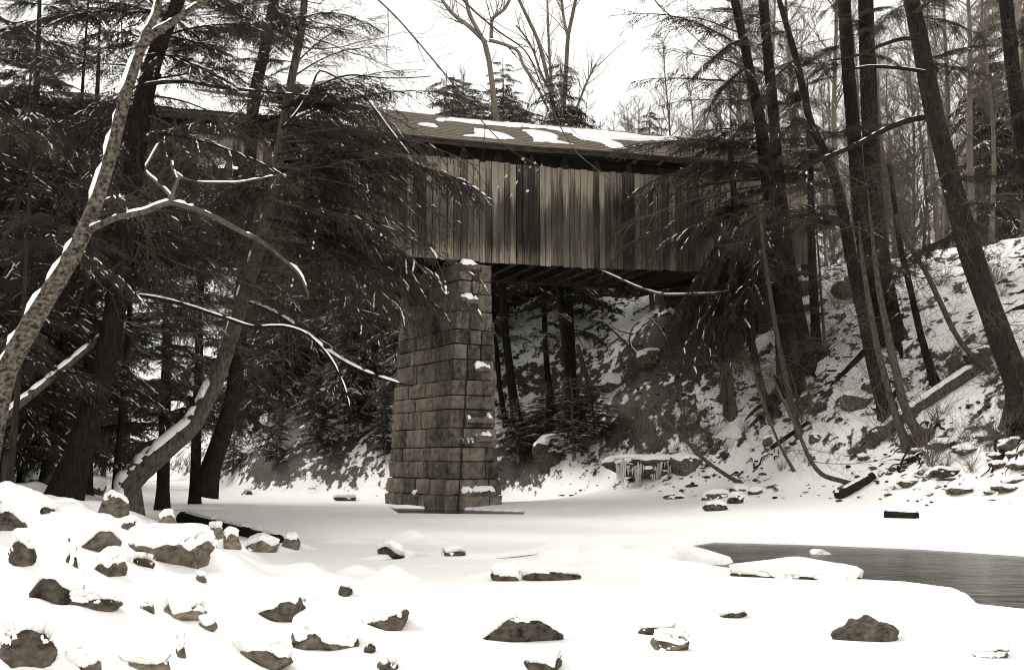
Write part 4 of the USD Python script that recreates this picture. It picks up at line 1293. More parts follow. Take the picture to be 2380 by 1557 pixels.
# second dark hemlock farther back, seen broken up by boughs
T, S, SR, rng = near_tree('hemlock_tree', 'dark hemlock trunk seen in pieces behind the boughs, above and left of the bent tree', 'tree',
                          [(520, 1118, 40), (545, 900, 36), (562, 700, 33), (575, 500, 31), (582, 350, 30), (590, 235, 29), (612, 130, 27), (630, 40, 25), (640, -20, 23)],
                          base=(-9.6, 36.0, 1.1), mat='bark_dark', top=21, seed=4)
add_boughs(T, S, SR, rng, [(100, 800, 60, -1), (60, 720, 0, 0), (200, 760, 130, -1), (200, 470, 200, 0), (60, 500, 0, 0), (330, 780, 330, -2), (330, 880, 420, -2), (420, 760, 500, -2), (420, 420, 480, 1), (560, 720, 620, -1), (600, 440, 660, 0), (650, 700, 720, -2), (300, 900, 230, -2), (260, 940, 320, -3),
                           (480, 900, 560, -3), (520, 830, 600, -3), (560, 930, 660, -3), (600, 1000, 720, -3), (640, 1080, 730, -3), (700, 900, 800, -3), (740, 820, 850, -2), (700, 760, 800, -1)], 36, (6, 21), sc=(.8, 1.2), lacy=.6)

# hemlocks of the left bank wood that fill the shade under the bridge's left span
for i, (u, v, Yb, w, hgt, lab) in enumerate([
        (22, 1100, 19.5, 15, 9, 'thin dark hemlock pole at the far left edge of the shore'),
        (100, 1135, 27, 24, 13, 'slim dark hemlock left of the thick black trunk'),
        (265, 1128, 29, 16, 12, 'thin dark hemlock right beside the thick black trunk'),
        (60, 1075, 34, 30, 16, 'dark hemlock in the shade behind the fallen snowy log'),
        (200, 1090, 38, 28, 17, 'dark hemlock deep in the shade between the black trunk and the slim one'),
        (380, 1080, 44, 26, 16, 'dark hemlock on the left bank under the left span of the bridge'),
        (-60, 1060, 30, 32, 17, 'hemlock at the left edge whose boughs hang over the fallen log'),
        (-160, 1050, 24, 34, 18, 'hemlock just outside the left edge with boughs hanging in'),
        (455, 1072, 50, 22, 15, 'hemlock at the bend of the frozen stream under the bridge')]):
    g = W(u, v, Yb)
    g[2] = float(H0(g[0], g[1]))
    if i < 3:
        pts = [(u, v, w), (u + w * 1.2, v - 180, w * .9), (u + w * 2.2, v - 380, w * .75), (u + w * 2.8, v - 560, w * .6)]
    else:
        pts = [(u, v, w), (u + 6, v - 200, w * .92), (u + 12, v - 450, w * .8), (u + 20, v - 700, w * .65)]
    T, S, SR, rng = near_tree('hemlock_tree', lab, 'tree', pts, base=g, mat='bark_dark', top=hgt, seed=20 + i, sides=9, n=30)
    add_boughs(T, S, SR, rng, [], [14, 26, 16, 66, 66, 66, 70, 70, 60][i], (1.6 if i > 2 else 3, hgt), sc=(.65, 1.1) if i > 2 else (.4, .7), skip=(3, 4) if i < 2 else ())

# light trunk in the shade, fallen snowy logs, saplings on the left
T, S, SR, rng = near_tree('dead_trunk', 'short pale dead trunk between the thin hemlock and the bent tree', 'tree', [(297, 1122, 24), (294, 1060, 22), (291, 1000, 20), (289, 965, 17)], base=None, mat='bark_grey', seed=40, dY=.3)


def log(name, label, cat, p0, p1, w0, w1, mat, snow=None, seed=0, Y0=None, Y1=None, sag=0.0, n=26, lift=0.0, group=None):
    a = ground_hit(*p0) if Y0 is None else W(*p0, Y0)
    b = ground_hit(*p1) if Y1 is None else W(*p1, Y1)
    r0, r1 = w0 / 2 / F * a[1], w1 / 2 / F * b[1]
    m = (a + b) / 2 - UP * sag
    T = thing(name, label, cat, a, group)
    S, SR = smooth_path([a + UP * (r0 * .5 + lift), m + UP * ((r0 + r1) * .25 + lift), b + UP * (r1 * .5 + lift)], [r0, (r0 + r1) / 2, r1], n)
    obj('trunk', tube(S, SR, 10, .12, seed), mat, T, smooth=True)
    if snow:
        sv = snow_on(S, SR, *snow, seed=seed)
        if len(sv[0]):
            obj('snow', sv, 'snow', T, smooth=True, kind='stuff')
    return T, S, SR


log('fallen_log', 'long leaning dead trunk lined with snow between the pale birch and black hemlock', 'log', (-60, 1030), (245, 780), 24, 17, 'bark_grey', (.03, (0, 0, 1), 1.0, .42, 2), 41, 22.0, 24.5)
log('fallen_log', 'shorter leaning pole with snow low behind the black hemlock trunk', 'log', (112, 1122), (178, 1030), 17, 12, 'bark_grey', (.025, (0, 0, 1), 1.0, .42, 2), 42, 25.5, 27)
log('fallen_log', 'half buried log with a smooth snow cover in front of the bent tree', 'log', (104, 1196), (246, 1188), 22, 20, 'bark_grey', (.07, (0, 0, 1), 1.2, .25, 1.2), 43)
log('fallen_log', 'dark mossy log with a snow edge lying behind the heap of stones on the shore', 'log', (425, 1214), (648, 1262), 34, 26, 'bark_dark', (.05, (0, .6, 1), .8, .45, 2), 44)
# ------------------------------------------------------------------ right bank, near trees
def right_tree(lab, pts, seed, mat='bark_dark', top=18, roots=4, name='hemlock_tree', manual=(), random=0, zr=(5, 18), bare=0, dY=-.5, skip=(), sc=(.6, 1.0), flare=1.5, snow=None, base=None, bzr=(1, 9), az=(0, 6.283), tilt=(-.25, .2)):
    T, S, SR, rng = near_tree(name, lab, 'tree', pts, dY=dY, mat=mat, top=top, roots=roots, seed=seed, flare=flare, snow=snow, base=base)
    add_boughs(T, S, SR, rng, manual, int(random * .7), zr, sc=sc, skip=skip, az=az, tilt=tilt, kinds=(0, 1, 2, 3), lacy=.7)
    add_bare(T, S, rng, int(bare * 1.5), (bzr[0], max(bzr[1], zr[1] * .7)), sc=(.5, 1.2), check=False)
    return T, S, SR, rng


R1 = right_tree('tall dark hemlock before the bridge end, thicker of two side by side',
           [(1838, 905, 58), (1826, 780, 50), (1812, 640, 46), (1798, 500, 40), (1780, 380, 34), (1764, 270, 28), (1745, 180, 25), (1725, 80, 23), (1708, 0, 22)], 50, roots=6,
           manual=[(180, 1500, 130, -.5), (120, 1440, 20, 0), (240, 1520, 260, .5), (300, 1580, 330, -1), (200, 1460, 210, -1), (360, 1570, 420, -1), (450, 1550, 600, 0), (480, 1590, 690, -1), (520, 1560, 780, -.5), (540, 1600, 870, -1), (540, 1540, 720, -.8), (580, 1580, 830, -1.2), (560, 1660, 880, -1.5), (560, 1680, 760, -2), (500, 1680, 650, -2), (520, 1640, 720, -1.5), (560, 1620, 820, -1), (600, 1700, 860, -1.5),
                   (60, 1500, 60, -1), (40, 1600, 120, -2), (100, 1620, 200, -2), (150, 1640, 260, -2), (300, 1900, 380, -1), (10, 1470, -20, 0), (470, 1740, 700, -2.5), (420, 1420, 500, -.5), (440, 1440, 560, -1), (390, 1460, 440, -.5), (470, 1400, 590, -.3), (350, 1430, 390, -1), (480, 1500, 600, -1.5)],
           random=14, zr=(9, 18), bare=14, skip=(2,))
right_tree('dark hemlock standing right behind the thicker one beside the bridge end',
           [(1872, 858, 44), (1850, 720, 36), (1826, 560, 32), (1808, 400, 29), (1796, 250, 27), (1784, 120, 25), (1774, 0, 24)], 51, random=26, zr=(8, 19), bare=12, skip=(2,),
           manual=[(220, 1600, 280, .5), (130, 1620, 150, 0), (60, 1580, 40, 0), (80, 1880, 120, -1), (200, 1900, 260, -1)])
right_tree('black leaning hemlock forking at roof height, right of the bridge end',
           [(2064, 960, 40), (2040, 890, 34), (2012, 760, 31), (1986, 640, 29), (1968, 540, 28), (1952, 460, 26), (1935, 400, 25), (1915, 350, 21), (1885, 290, 19), (1868, 215, 18), (1848, 130, 16), (1825, 50, 14), (1808, -10, 13)], 52, random=34, zr=(6, 16), bare=16, skip=(2,), top=14,
           manual=[(330, 2080, 290, -.5), (230, 1960, 260, -1), (120, 1960, 90, -1), (60, 1720, 90, -1), (150, 1760, 230, -1), (280, 1800, 340, -1), (200, 1940, 180, -1), (20, 1900, 30, -1)])
right_tree('tall grey brown hemlock behind the black forked one',
           [(2040, 770, 50), (2020, 640, 40), (2000, 500, 36), (1988, 360, 34), (1976, 220, 33), (1968, 100, 32), (1962, 0, 31)], 53, random=30, zr=(8, 20), bare=14, skip=(2,), sc=(.6, .95))
right_tree('stout straight hemlock with a bushy foot in the middle of the right bank trunks',
           [(2062, 790, 74), (2052, 680, 54), (2040, 560, 44), (2030, 420, 40), (2022, 280, 39), (2016, 140, 38), (2012, 0, 37)], 54, random=30, zr=(7, 20), bare=16, skip=(2,), sc=(.6, .95),
           manual=[(600, 2110, 760, -.5), (560, 2090, 700, -.5), (120, 2100, 150, -1), (60, 1940, 60, -1)])
R6 = right_tree('big black hemlock leaning left at the right edge with a long bent limb',
           [(2385, 965, 84), (2368, 900, 62), (2335, 810, 58), (2300, 715, 55), (2270, 630, 54), (2240, 530, 52), (2214, 440, 48), (2192, 350, 46), (2168, 250, 44), (2148, 150, 42), (2130, 60, 40), (2118, 0, 38)], 55, random=26, zr=(6, 18), bare=22, skip=(2,), roots=7,
           manual=[(150, 2300, 200, 0), (300, 2330, 380, -.5), (420, 2380, 420, -1), (470, 2300, 470, -.5), (400, 2120, 520, -1), (480, 2400, 560, -1), (380, 2260, 420, -1)])
y1 = float(R1[1][0, 1])
limb(R1[0], [(1812, 655, 9), (1740, 672, 8), (1645, 683, 7), (1550, 685, 6), (1490, 670, 5), (1440, 648, 4), (1392, 626, 3)], [y1 - .3, y1 - .5, y1 - .7, y1 - .8, y1 - .9, y1 - 1, y1 - 1], 'bark_grey', (.03, 1.1, .38), 'limb', 63)
T6, S6 = R6[0], R6[1]
y6 = float(S6[0, 1])
limb(T6, [(2146, 274, 14), (2105, 282, 14), (2050, 305, 13), (1995, 335, 12), (1940, 358, 11), (1890, 380, 9), (1862, 408, 6)], [y6 - .6, y6 - .9, y6 - 1.1, y6 - 1.3, y6 - 1.5, y6 - 1.6, y6 - 1.7], 'bark_dark', (.01, .7, .6), 'bent_limb', 60)
limb(T6, [(2142, 92, 11), (2105, 90, 10), (2050, 105, 9), (1990, 130, 6), (1930, 140, 4)], [y6 - .6, y6 - .9, y6 - 1.2, y6 - 1.4, y6 - 1.6], 'bark_dark', None, 'limb', 61)
limb(T6, [(2158, 170, 9), (2100, 160, 9), (2030, 155, 8), (1970, 165, 5)], [y6 - .6, y6 - 1, y6 - 1.3, y6 - 1.5], 'bark_dark', (.012, .7, .5), 'limb', 62)
right_tree('dark hemlock cut by the right edge of the picture', [(2440, 700, 52), (2412, 560, 44), (2390, 400, 38), (2368, 260, 35), (2350, 130, 34), (2338, 0, 33)], 56, random=40, zr=(4, 18), bare=12, skip=(2,), base=None)
# slim trees on the open snowy bank
right_tree('slim dark curved tree on the snowy bank below the bridge end', [(2108 - 1000 + 0 + 7, 0, 0)] and [(1802, 962, 24), (1776, 920, 19), (1758, 850, 18), (1742, 770, 18), (1730, 690, 17), (1720, 610, 16), (1712, 520, 15), (1704, 430, 14), (1696, 340, 12)], 57, name='slim_tree', top=9, roots=3, bare=10, skip=(2,), manual=[(640, 1640, 700, -.3), (560, 1660, 640, -.3)])
right_tree('pale slim sapling that crosses the foot of the two hemlocks', [(1858, 1010, 16), (1840, 940, 14), (1822, 860, 13), (1808, 790, 12), (1796, 720, 11), (1785, 650, 10), (1775, 580, 9), (1768, 500, 7)], 58, mat='bark_grey', name='sapling', top=7, roots=2, bare=9, skip=(2,))
right_tree('left stem of a pair of slim straight trees on the bank', [(1690, 962, 15), (1682, 900, 13), (1676, 830, 12), (1672, 760, 12), (1668, 680, 11), (1664, 600, 10)], 59, mat='bark_grey', name='slim_tree', top=8, roots=2, bare=6, skip=(2,))
right_tree('right, thicker stem of a pair of slim straight trees on the bank', [(1704, 970, 19), (1698, 900, 17), (1690, 830, 16), (1684, 760, 15), (1680, 680, 14), (1676, 580, 12)], 61, mat='bark_grey', name='slim_tree', top=9, roots=2, bare=6, skip=(2,), manual=[(700, 1600, 830, -.3), (660, 1560, 760, -.2)])
right_tree('straight post like trunk left of the leaning forked hemlock', [(1898, 815, 26), (1894, 740, 22), (1890, 660, 21), (1887, 590, 20), (1885, 500, 18), (1884, 400, 16), (1880, 300, 14)], 62, name='slim_tree', top=12, roots=3, bare=8, skip=(2,), random=8, zr=(6, 12))
right_tree('very thin sapling right of the post like trunk', [(1918, 822, 8), (1914, 760, 7), (1908, 680, 6), (1903, 600, 5), (1896, 520, 4)], 63, mat='bark_grey', name='sapling', top=6, roots=0, bare=6, skip=(2,))
right_tree('left stem of two curved trees growing from one mossy stump', [(2112, 1040, 26), (2098, 1010, 19), (2074, 940, 17), (2058, 880, 16), (2042, 820, 15), (2030, 760, 14), (2018, 690, 12), (2004, 600, 10)], 64, mat='bark_grey', name='slim_tree', top=8, roots=5, bare=8, skip=(2,))
right_tree('right stem of two curved trees growing from one mossy stump', [(2150, 1025, 34), (2124, 990, 24), (2098, 930, 21), (2084, 870, 20), (2070, 810, 19), (2058, 750, 17), (2046, 690, 15), (2034, 610, 12)], 65, mat='bark_grey', name='slim_tree', top=9, roots=6, bare=8, skip=(2,))
right_tree('slim dark tree leaning left between the stump and the big leaning hemlock', [(2172, 888, 21), (2154, 830, 18), (2138, 770, 17), (2122, 700, 16), (2106, 630, 15), (2092, 570, 14), (2080, 480, 12), (2066, 380, 10)], 66, name='slim_tree', top=9, roots=3, bare=10, skip=(2,), manual=[(560, 2020, 600, -.4), (520, 2150, 590, -.3)])
right_tree('thin bowed tree leaning left above the fallen log', [(2300, 862, 14), (2262, 830, 13), (2220, 775, 13), (2184, 700, 13), (2150, 630, 12), (2125, 590, 11), (2106, 560, 10), (2080, 500, 8)], 67, mat='bark_grey', name='sapling', top=6, roots=2, bare=8, skip=(2,))
right_tree('thin whip of a sapling in front of the bank stones', [(1845, 1095, 7), (1815, 1040, 6), (1790, 980, 6), (1764, 910, 5), (1750, 860, 4)], 68, mat='bark_grey', name='sapling', top=4, roots=0, bare=5, skip=(1, 2), bzr=(.5, 3))
right_tree('bowed sapling springing from the foot of the right bank', [(1990, 1128, 13), (1958, 1118, 11), (1915, 1105, 11), (1885, 1072, 10), (1862, 1020, 9), (1840, 970, 8), (1815, 920, 6), (1790, 860, 5)], 69, mat='bark_grey', name='sapling', top=4, roots=1, bare=6, skip=(1, 2), bzr=(.5, 3), flare=1.1)
right_tree('thin sapling leaning left low on the right bank', [(1727, 1128, 11), (1690, 1105, 9), (1640, 1070, 8), (1590, 1020, 7), (1545, 975, 6), (1500, 940, 4)], 70, mat='bark_grey', name='sapling', top=3, roots=0, bare=5, skip=(1, 2), bzr=(.5, 3), flare=1.1)
log('fallen_log', 'thick fallen log with a dusting of snow lying down the right bank', 'log', (2030, 1030), (2300, 850), 40, 34, 'bark_grey', (.03, (-.3, -.2, 1), .9, .42, 1.6), 71)
log('fallen_log', 'short dark log pointing down to the ice at the right bank foot', 'log', (1946, 1160), (2030, 1112), 22, 20, 'bark_dark', (.05, (0, .3, 1), .8, .42, 1.6), 72)
log('fallen_log', 'stub of a log lying alone on the flat snow at the right', 'log', (2060, 1202), (2132, 1204), 24, 20, 'bark_dark', (.04, (0, .3, 1), .9, .35, 1.6), 73)
log('fallen_log', 'thin log slanting up the bank below the slim dark curved tree', 'log', (1790, 1050), (1880, 985), 11, 9, 'bark_dark', (.02, (0, .3, 1), .8, .45, 2), 74)
def dead_branch(lab, stems, Y, seed):
    g = W(stems[0][0][0], stems[0][0][1], Y)
    g[2] = min(g[2], float(H0(g[0], g[1])) + .1)
    T = thing('fallen_branch', lab, 'branch', g)
    for i, st in enumerate(stems):
        limb(T, st, Y - .05 * i, 'bark_grey', (.02, 1.2, .34), 'stem', seed + i, start=g if i == 0 else None)


yb = ground_hit(1497, 842, 46, 80)[1]
dead_branch('snow lined dead branches sticking out left from the ledge below the abutment', [[(1497, 842, 9), (1470, 812, 8), (1440, 782, 6), (1408, 752, 4)], [(1468, 812, 6), (1463, 785, 5), (1470, 762, 4), (1480, 752, 3)], [(1464, 775, 4), (1440, 768, 3), (1420, 757, 2)]], yb, 75)
dead_branch('thin snow lined twig leaning on the dark abutment stones', [[(1548, 790, 5), (1530, 760, 4), (1508, 738, 3)]], ground_hit(1548, 792, 46, 80)[1], 79)
# tangle of roots at the right edge and under the twin stems
def root_tangle(name, lab, u, v, n, rad, seed, r0=.07):
    g = ground_hit(u, v)
    rng = np.random.default_rng(seed)
    T = thing(name, lab, 'roots', g)
    for k in range(n):
        a = rng.uniform(0, 6.283)
        x, y = g[0] + rng.normal(0, rad * .35), g[1] + rng.normal(0, rad * .35)
        q = []
        l = rng.uniform(.5, 1.0) * rad
        for t in np.linspace(0, 1, 7):
            a += rng.normal(0, .5)
            x += math.cos(a) * l / 6
            y += math.sin(a) * l / 6
            q.append((x, y, float(H0(x, y)) + .10 * math.sin(t * 3.1 + rng.uniform(-.4, .4)) + rng.uniform(-.04, .10)))
        r = r0 * rng.uniform(.5, 1.1)
        S, SR = smooth_path(q, np.linspace(r, r * .4, 7), 18)
        obj('root', tube(S, SR, 7, .15, k), 'bark_dark', T, smooth=True)
        sv = snow_on(S, SR, .025, (0, .3, 1), .8, .5, 3, seed + k, m=24)
        if len(sv[0]) and k % 2 == 0:
            obj('snow', sv, 'snow', T, smooth=True, kind='stuff')


root_tangle('root_tangle', 'short bare roots washed out beside the foot of the big leaning hemlock', 2340, 1060, 9, 1.3, 81, .05)
root_tangle('root_tangle', 'dark roots and moss round the stump of the twin stems', 2130, 1055, 12, 1.1, 82, .08)
root_tangle('root_tangle', 'roots washed out at the foot of the slope below the sapling pair', 1760, 1090, 6, .9, 83, .04)
rng = np.random.default_rng(333)
for k in range(26):                                    # tumbled stones of the lower right bank
    u, v = rng.uniform(1980, 2395), rng.uniform(985, 1150)
    if v < 1000 + (2395 - u) * .12:
        continue
    g = ground_hit(u, v)
    w = rng.uniform(.10, .38)
    w *= 1.3
    h = w * rng.uniform(.3, .6)
    rv, rf = rock_mesh((w, w * .7, h * .7), 700 + k, 3, 8, .3)
    B = thing('bank_stone', 'dark flat stone with a lick of snow low on the right bank', 'stone', g, 'tumbled stones low on the right bank')
    o = np.array([g[0], g[1] + w * .3, g[2] + h * .25])
    obj('stone', (rv + o, rf), 'rock', B, smooth=40)
    cv, cf = snow_cap(rv, rf, .05, 800 + k, .35)
    if len(cf):
        obj('snow_cap', (cv + o, cf), 'snow', B, smooth=True, kind='stuff')

# rocks on the right bank, by their place in the picture
for i, (u0, u1, v0, v1, lab) in enumerate([
        (1850, 1930, 690, 718, 'long snow topped ledge stone below the post like trunk'), (1940, 2010, 640, 690, 'layered ledge rock under the tall grey hemlock'), (1480, 1545, 812, 850, 'broad snow covered ledge left of the abutment'),
        (1395, 1455, 868, 905, 'snowy hump of rock at the crest of the far bank'), (1700, 1760, 745, 790, 'dark overhanging rock with ice under the slim curved tree'), (1560, 1625, 1050, 1100, 'dark bush covered rock above the icicles'),
        (1955, 2040, 905, 945, 'dark rock pair in the middle of the right bank'), (2010, 2060, 880, 915, 'dark rock right above the rock pair'), (2110, 2160, 1000, 1030, 'dark rock beside the fallen log'), (1240, 1330, 1020, 1080, 'dark undercut rock of the bank right of the pier'),
        (1330, 1420, 985, 1035, 'snow dusted rock under the forked dark trunks'), (2250, 2320, 800, 840, 'dark rock against the big leaning hemlock'), (1880, 1910, 1010, 1030, 'small dark rock low on the right bank'), (1775, 1800, 1015, 1035, 'small dark rock left of the pale sapling')]):
    g = ground_hit((u0 + u1) / 2, v1)
    w, h = (u1 - u0) / 2 / F * g[1], (v1 - v0) / F * g[1]
    v, f = rock_mesh((w, w * .8, h * .6), 400 + i, 3, 10, .18)
    B = thing('bank_rock', lab, 'rock', g)
    o = np.array([g[0], g[1] + w * .4, g[2] + h * .30])
    obj('stone', (v + o, f), 'rock', B, smooth=40)
    cv, cf = snow_cap(v, f, .08, 500 + i, .3)
    if len(cf):
        obj('snow_cap', (cv + o, cf), 'snow', B, smooth=True, kind='stuff')

# frozen seep: a row of icicles under a ledge at the bank's foot
g = ground_hit(1525, 1128)
SEEP = thing('ice_curtain', 'row of pale icicles hanging from a ledge at the foot of the right bank', 'icicles', g)
rng = np.random.default_rng(91)
for k in range(80):
    u = 1436 + 180 * (k + rng.uniform(-.4, .4)) / 80
    b = W(u, 1128 + rng.normal(0, 3), g[1] + .25)
    top = W(u + rng.normal(0, 2), 1080 - 9 * math.sin(k * .3) + rng.normal(0, 5), g[1] + .45 + rng.uniform(-.1, .1))
    l = rng.uniform(.15, 1.0) ** .7 * (.75 + .35 * math.sin(k * .37))
    m_ = tube([top, top + (b - top) * l * .5, top + (b - top) * l], [.06 * rng.uniform(.5, 1.3), .035, .01], 6, .1, k)
    obj('icicle', m_, 'ice', SEEP, smooth=True)
lv, lf = rock_mesh((2.0, .9, .5), 95, 4, 10, .2)
o = W(1525, 1085, g[1] + 1.2)
obj('ledge', (lv + o, lf), 'rock', SEEP, smooth=40)
cv, cf = snow_cap(lv, lf, .12, 96, .25)
obj('snow_cap', (cv + o, cf), 'snow', SEEP, smooth=True, kind='stuff')

# ------------------------------------------------------------------ woods behind: trees of a few kinds, one copy per place
def far_hemlock(seed, Hh=15.0, spread=2.9):
    rng = np.random.default_rng(seed)
    tr, fo, sn = MB(), MB(), MB()
    z = np.linspace(-.4, Hh, 14)
    lean = rng.normal(0, .02, 2)
    S = np.stack([lean[0] * z + .08 * np.sin(z * .7 + seed), lean[1] * z, z], 1)
    tr.add(*tube(S, .19 * (1 - z.clip(0) / Hh) ** .8 + .015, 8, .08, seed))
    kinds = [make_bough(seed * 10 + k, 3.0, droop=rng.uniform(.7, 1.2), sec=15, spacing=.12, snowy=.4, wide=.36, seg=2, wood_sides=3, fat=2.0, long=1.5) for k in range(3)]
    for k in range(110):
        zz = Hh * (.10 + .88 * (k + rng.uniform()) / 110)
        s_ = spread / 3 * (1 - zz / Hh) ** .5 * rng.uniform(.4, 1.3) + .14
        a = k * 2.399 + rng.normal(0, .3)
        tl = rng.uniform(-.25, .15)
        p = np.array([np.interp(zz, z, S[:, 0]), np.interp(zz, z, S[:, 1]), zz])
        Ry = np.array([[math.cos(tl), 0, -math.sin(tl)], [0, 1, 0], [math.sin(tl), 0, math.cos(tl)]])
        Rz = np.array([[math.cos(a), -math.sin(a), 0], [math.sin(a), math.cos(a), 0], [0, 0, 1]])
        Mx = (Rz @ Ry) * s_
        wd, fv, sv = kinds[k % 3]
        tr.add(wd[0] @ Mx.T + p, wd[1]) if k % 4 == 0 else None
        fo.add(fv[0] @ Mx.T + p, fv[1])
        if len(sv[0]):
            sn.add(sv[0] @ Mx.T + p, sv[1])
    return {'trunk': (tr.get(), 'bark_far_hazed', True), 'crown': (fo.get(), 'needles', False), 'snow': (sn.get(), 'snow', False)}


def far_bare(seed, Hh=22.0, r0=.2, low=.3, nb=26):
    rng = np.random.default_rng(seed)
    tr, br = MB(), MB()
    z = np.linspace(-.4, Hh, 16)
    S = np.stack([.25 * np.sin(z * .35 + seed) + rng.normal(0, .02) * z, .2 * np.sin(z * .28 + 2 * seed), z], 1)
    tr.add(*tube(S, r0 * (1 - z.clip(0) / Hh) ** .9 + .012, 8, .06, seed))

    def grow(p, d, l, r, lev):
        n = 5
        P = [p]
        for _ in range(n):
            d = norm(d + rng.normal(0, .14, 3) + UP * .08)
            P.append(P[-1] + d * l / n)
        R = np.linspace(r, max(.008, r * .35), n + 1)
        br.add(*tube(np.array(P), R, 4 if lev == 0 else 3, cap=False))
        if lev < 2:
            for i in range(1, n + 1):
                for _ in range(1 if lev else 2):
                    a = norm(np.cross(d, rng.normal(size=3)))
                    grow(P[i], norm(d * .8 + a * .7 + UP * .15), l * rng.uniform(.3, .5), R[i] * .6, lev + 1)

    for k in range(nb):
        zz = Hh * (low + (1 - low) * (k + rng.uniform()) / nb)
        i = np.searchsorted(z, zz)
        p = np.array([np.interp(zz, z, S[:, 0]), np.interp(zz, z, S[:, 1]), zz])
        a = rng.uniform(0, 6.283)
        grow(p, norm(np.array([math.cos(a), math.sin(a), rng.uniform(.5, 1.2)])), Hh * .22 * (1.15 - zz / Hh) * rng.uniform(.7, 1.3), .06 * (1.1 - zz / Hh) + .016, 0)
    return {'trunk': (tr.get(), 'bark_far_hazed', True), 'branches': (br.get(), 'bark_far_hazed', True)}


def far_bush(seed, n=26, h=1.6):
    rng = np.random.default_rng(seed)
    mb = MB()
    for k in range(n):
        a = rng.uniform(0, 6.283)
        d = norm(np.array([math.cos(a) * .6, math.sin(a) * .6, rng.uniform(.6, 1.6)]))
        l = h * rng.uniform(.5, 1.1)
        P = [rng.normal(0, .12, 3) * np.array([1, 1, 0])]
        for _ in range(4):
            d = norm(d + rng.normal(0, .16, 3))
            P.append(P[-1] + d * l / 4)
            b = norm(d + rng.normal(0, .6, 3))
            mb.add(*tube([P[-1], P[-1] + b * l * .2, P[-1] + b * l * .34 + UP * .03], [.005, .004, .002], 3, cap=False))
        mb.add(*tube(np.array(P), [.012, .01, .007, .005, .003], 3, cap=False))
    return {'stems': (mb.get(), 'bark_far_hazed', True)}


SRC = {}
for k in range(4):
    SRC['h', k] = define_source(f'/World/sources/far_hemlock_{k}', far_hemlock(60 + k, [15, 13, 17, 14][k], [3.0, 2.7, 3.1, 3.3][k]))
for k in range(5):
    SRC['b', k] = define_source(f'/World/sources/far_bare_{k}', far_bare(80 + k, [22, 24, 20, 23, 19][k], [.17, .2, .15, .22, .13][k], [.3, .35, .2, .4, .15][k], [34, 32, 40, 30, 44][k]))
for k in range(3):
    SRC['s', k] = define_source(f'/World/sources/bush_{k}', far_bush(90 + k))


def copy(kind, k, name, label, cat, x, y, scale, az, group=None, sink=.05, zs=1.0):
    path = free('/World', name)
    xf = UsdGeom.Xform.Define(stage, path)
    xf.AddTranslateOp().Set(Gf.Vec3d(float(x), float(y), float(H0(x, y)) - sink))
    xf.AddRotateZOp().Set(math.degrees(az))
    xf.AddScaleOp().Set(Gf.Vec3f(scale, scale, scale * zs))
    xf.GetPrim().GetReferences().AddInternalReference(SRC[kind, k])
    xf.GetPrim().SetInstanceable(True)
    tag(xf, label, cat, group)


rng = np.random.default_rng(77)


def scatter(n, xr, yr, ok, mind, seed):
    r = np.random.default_rng(seed)
    out = []
    for _ in range(n * 40):
        if len(out) >= n:
            break
        x, y = r.uniform(*xr), r.uniform(*yr)
        if ok(x, y) and all((x - a) ** 2 + (y - b) ** 2 > mind ** 2 for a, b in out):
            out.append((x, y))
    return out


def dR(x, y):
    return float(sd_line(np.array([x]), np.array([y]), R_TOE)[0])


def dL(x, y):
    return float(-sd_line(np.array([x]), np.array([y]), L_TOE)[0])


def behind(x, y, m=2.0):
    """metres behind the far side of the bridge"""
    return (np.array([x, y]) - BP) @ BN - 5.3 - m > 0


for x, y in scatter(84, (-30, 10), (60, 104), lambda x, y: behind(x, y, 3) and dR(x, y) > 2.6, 2.0, 1):
    copy('h', int(rng.integers(4)), 'hemlock_tree', 'snow flecked hemlock in the dark wood behind the bridge, right of the stream', 'tree', x, y, rng.uniform(.85, 1.2) * (1 - .35 * float(sm(x, -2, 8))), rng.uniform(0, 6.28), 'hemlocks of the wood behind the bridge')
for x, y in scatter(60, (-58, -16), (48, 118), lambda x, y: behind(x, y, 2) and dL(x, y) > 1.2, 2.4, 2):
    copy('h', int(rng.integers(4)), 'hemlock_tree', 'snow flecked hemlock in the dark wood behind the bridge, left of the stream', 'tree', x, y, rng.uniform(.85, 1.3), rng.uniform(0, 6.28), 'hemlocks of the wood left of the stream')
for x, y in scatter(40, (-34, -10), (26, 48), lambda x, y: dL(x, y) > 3.0 and not behind(x, y, -9) , 2.3, 3):
    copy('h', int(rng.integers(4)), 'hemlock_tree', 'dark hemlock filling the shade of the left bank in front of the bridge', 'tree', x, y, rng.uniform(.55, .85), rng.uniform(0, 6.28), 'hemlocks of the left bank thicket')
for x, y in scatter(120, (14, 62), (54, 112), lambda x, y: dR(x, y) > 9 and (behind(x, y, 2) or (x > 19 and y > 50)), 2.2, 4):
    copy('b', int(rng.integers(5)), 'bare_tree', 'bare grey forest tree against the bright sky on the crest of the right bank', 'tree', x, y, rng.uniform(.75, 1.2), rng.uniform(0, 6.28), 'bare trees on the crest of the right bank')
for x, y in scatter(2, (26, 40), (66, 90), lambda x, y: dR(x, y) > 9 and (behind(x, y, 2) or (x > 19 and y > 50)), 3.5, 5):
    copy('h', int(rng.integers(4)), 'hemlock_tree', 'tall hemlock among the bare trees on the crest, ' + ('nearer the stream' if y < 76 else 'farther back'), 'tree', x, y, rng.uniform(1.0, 1.5), rng.uniform(0, 6.28), zs=1.15)
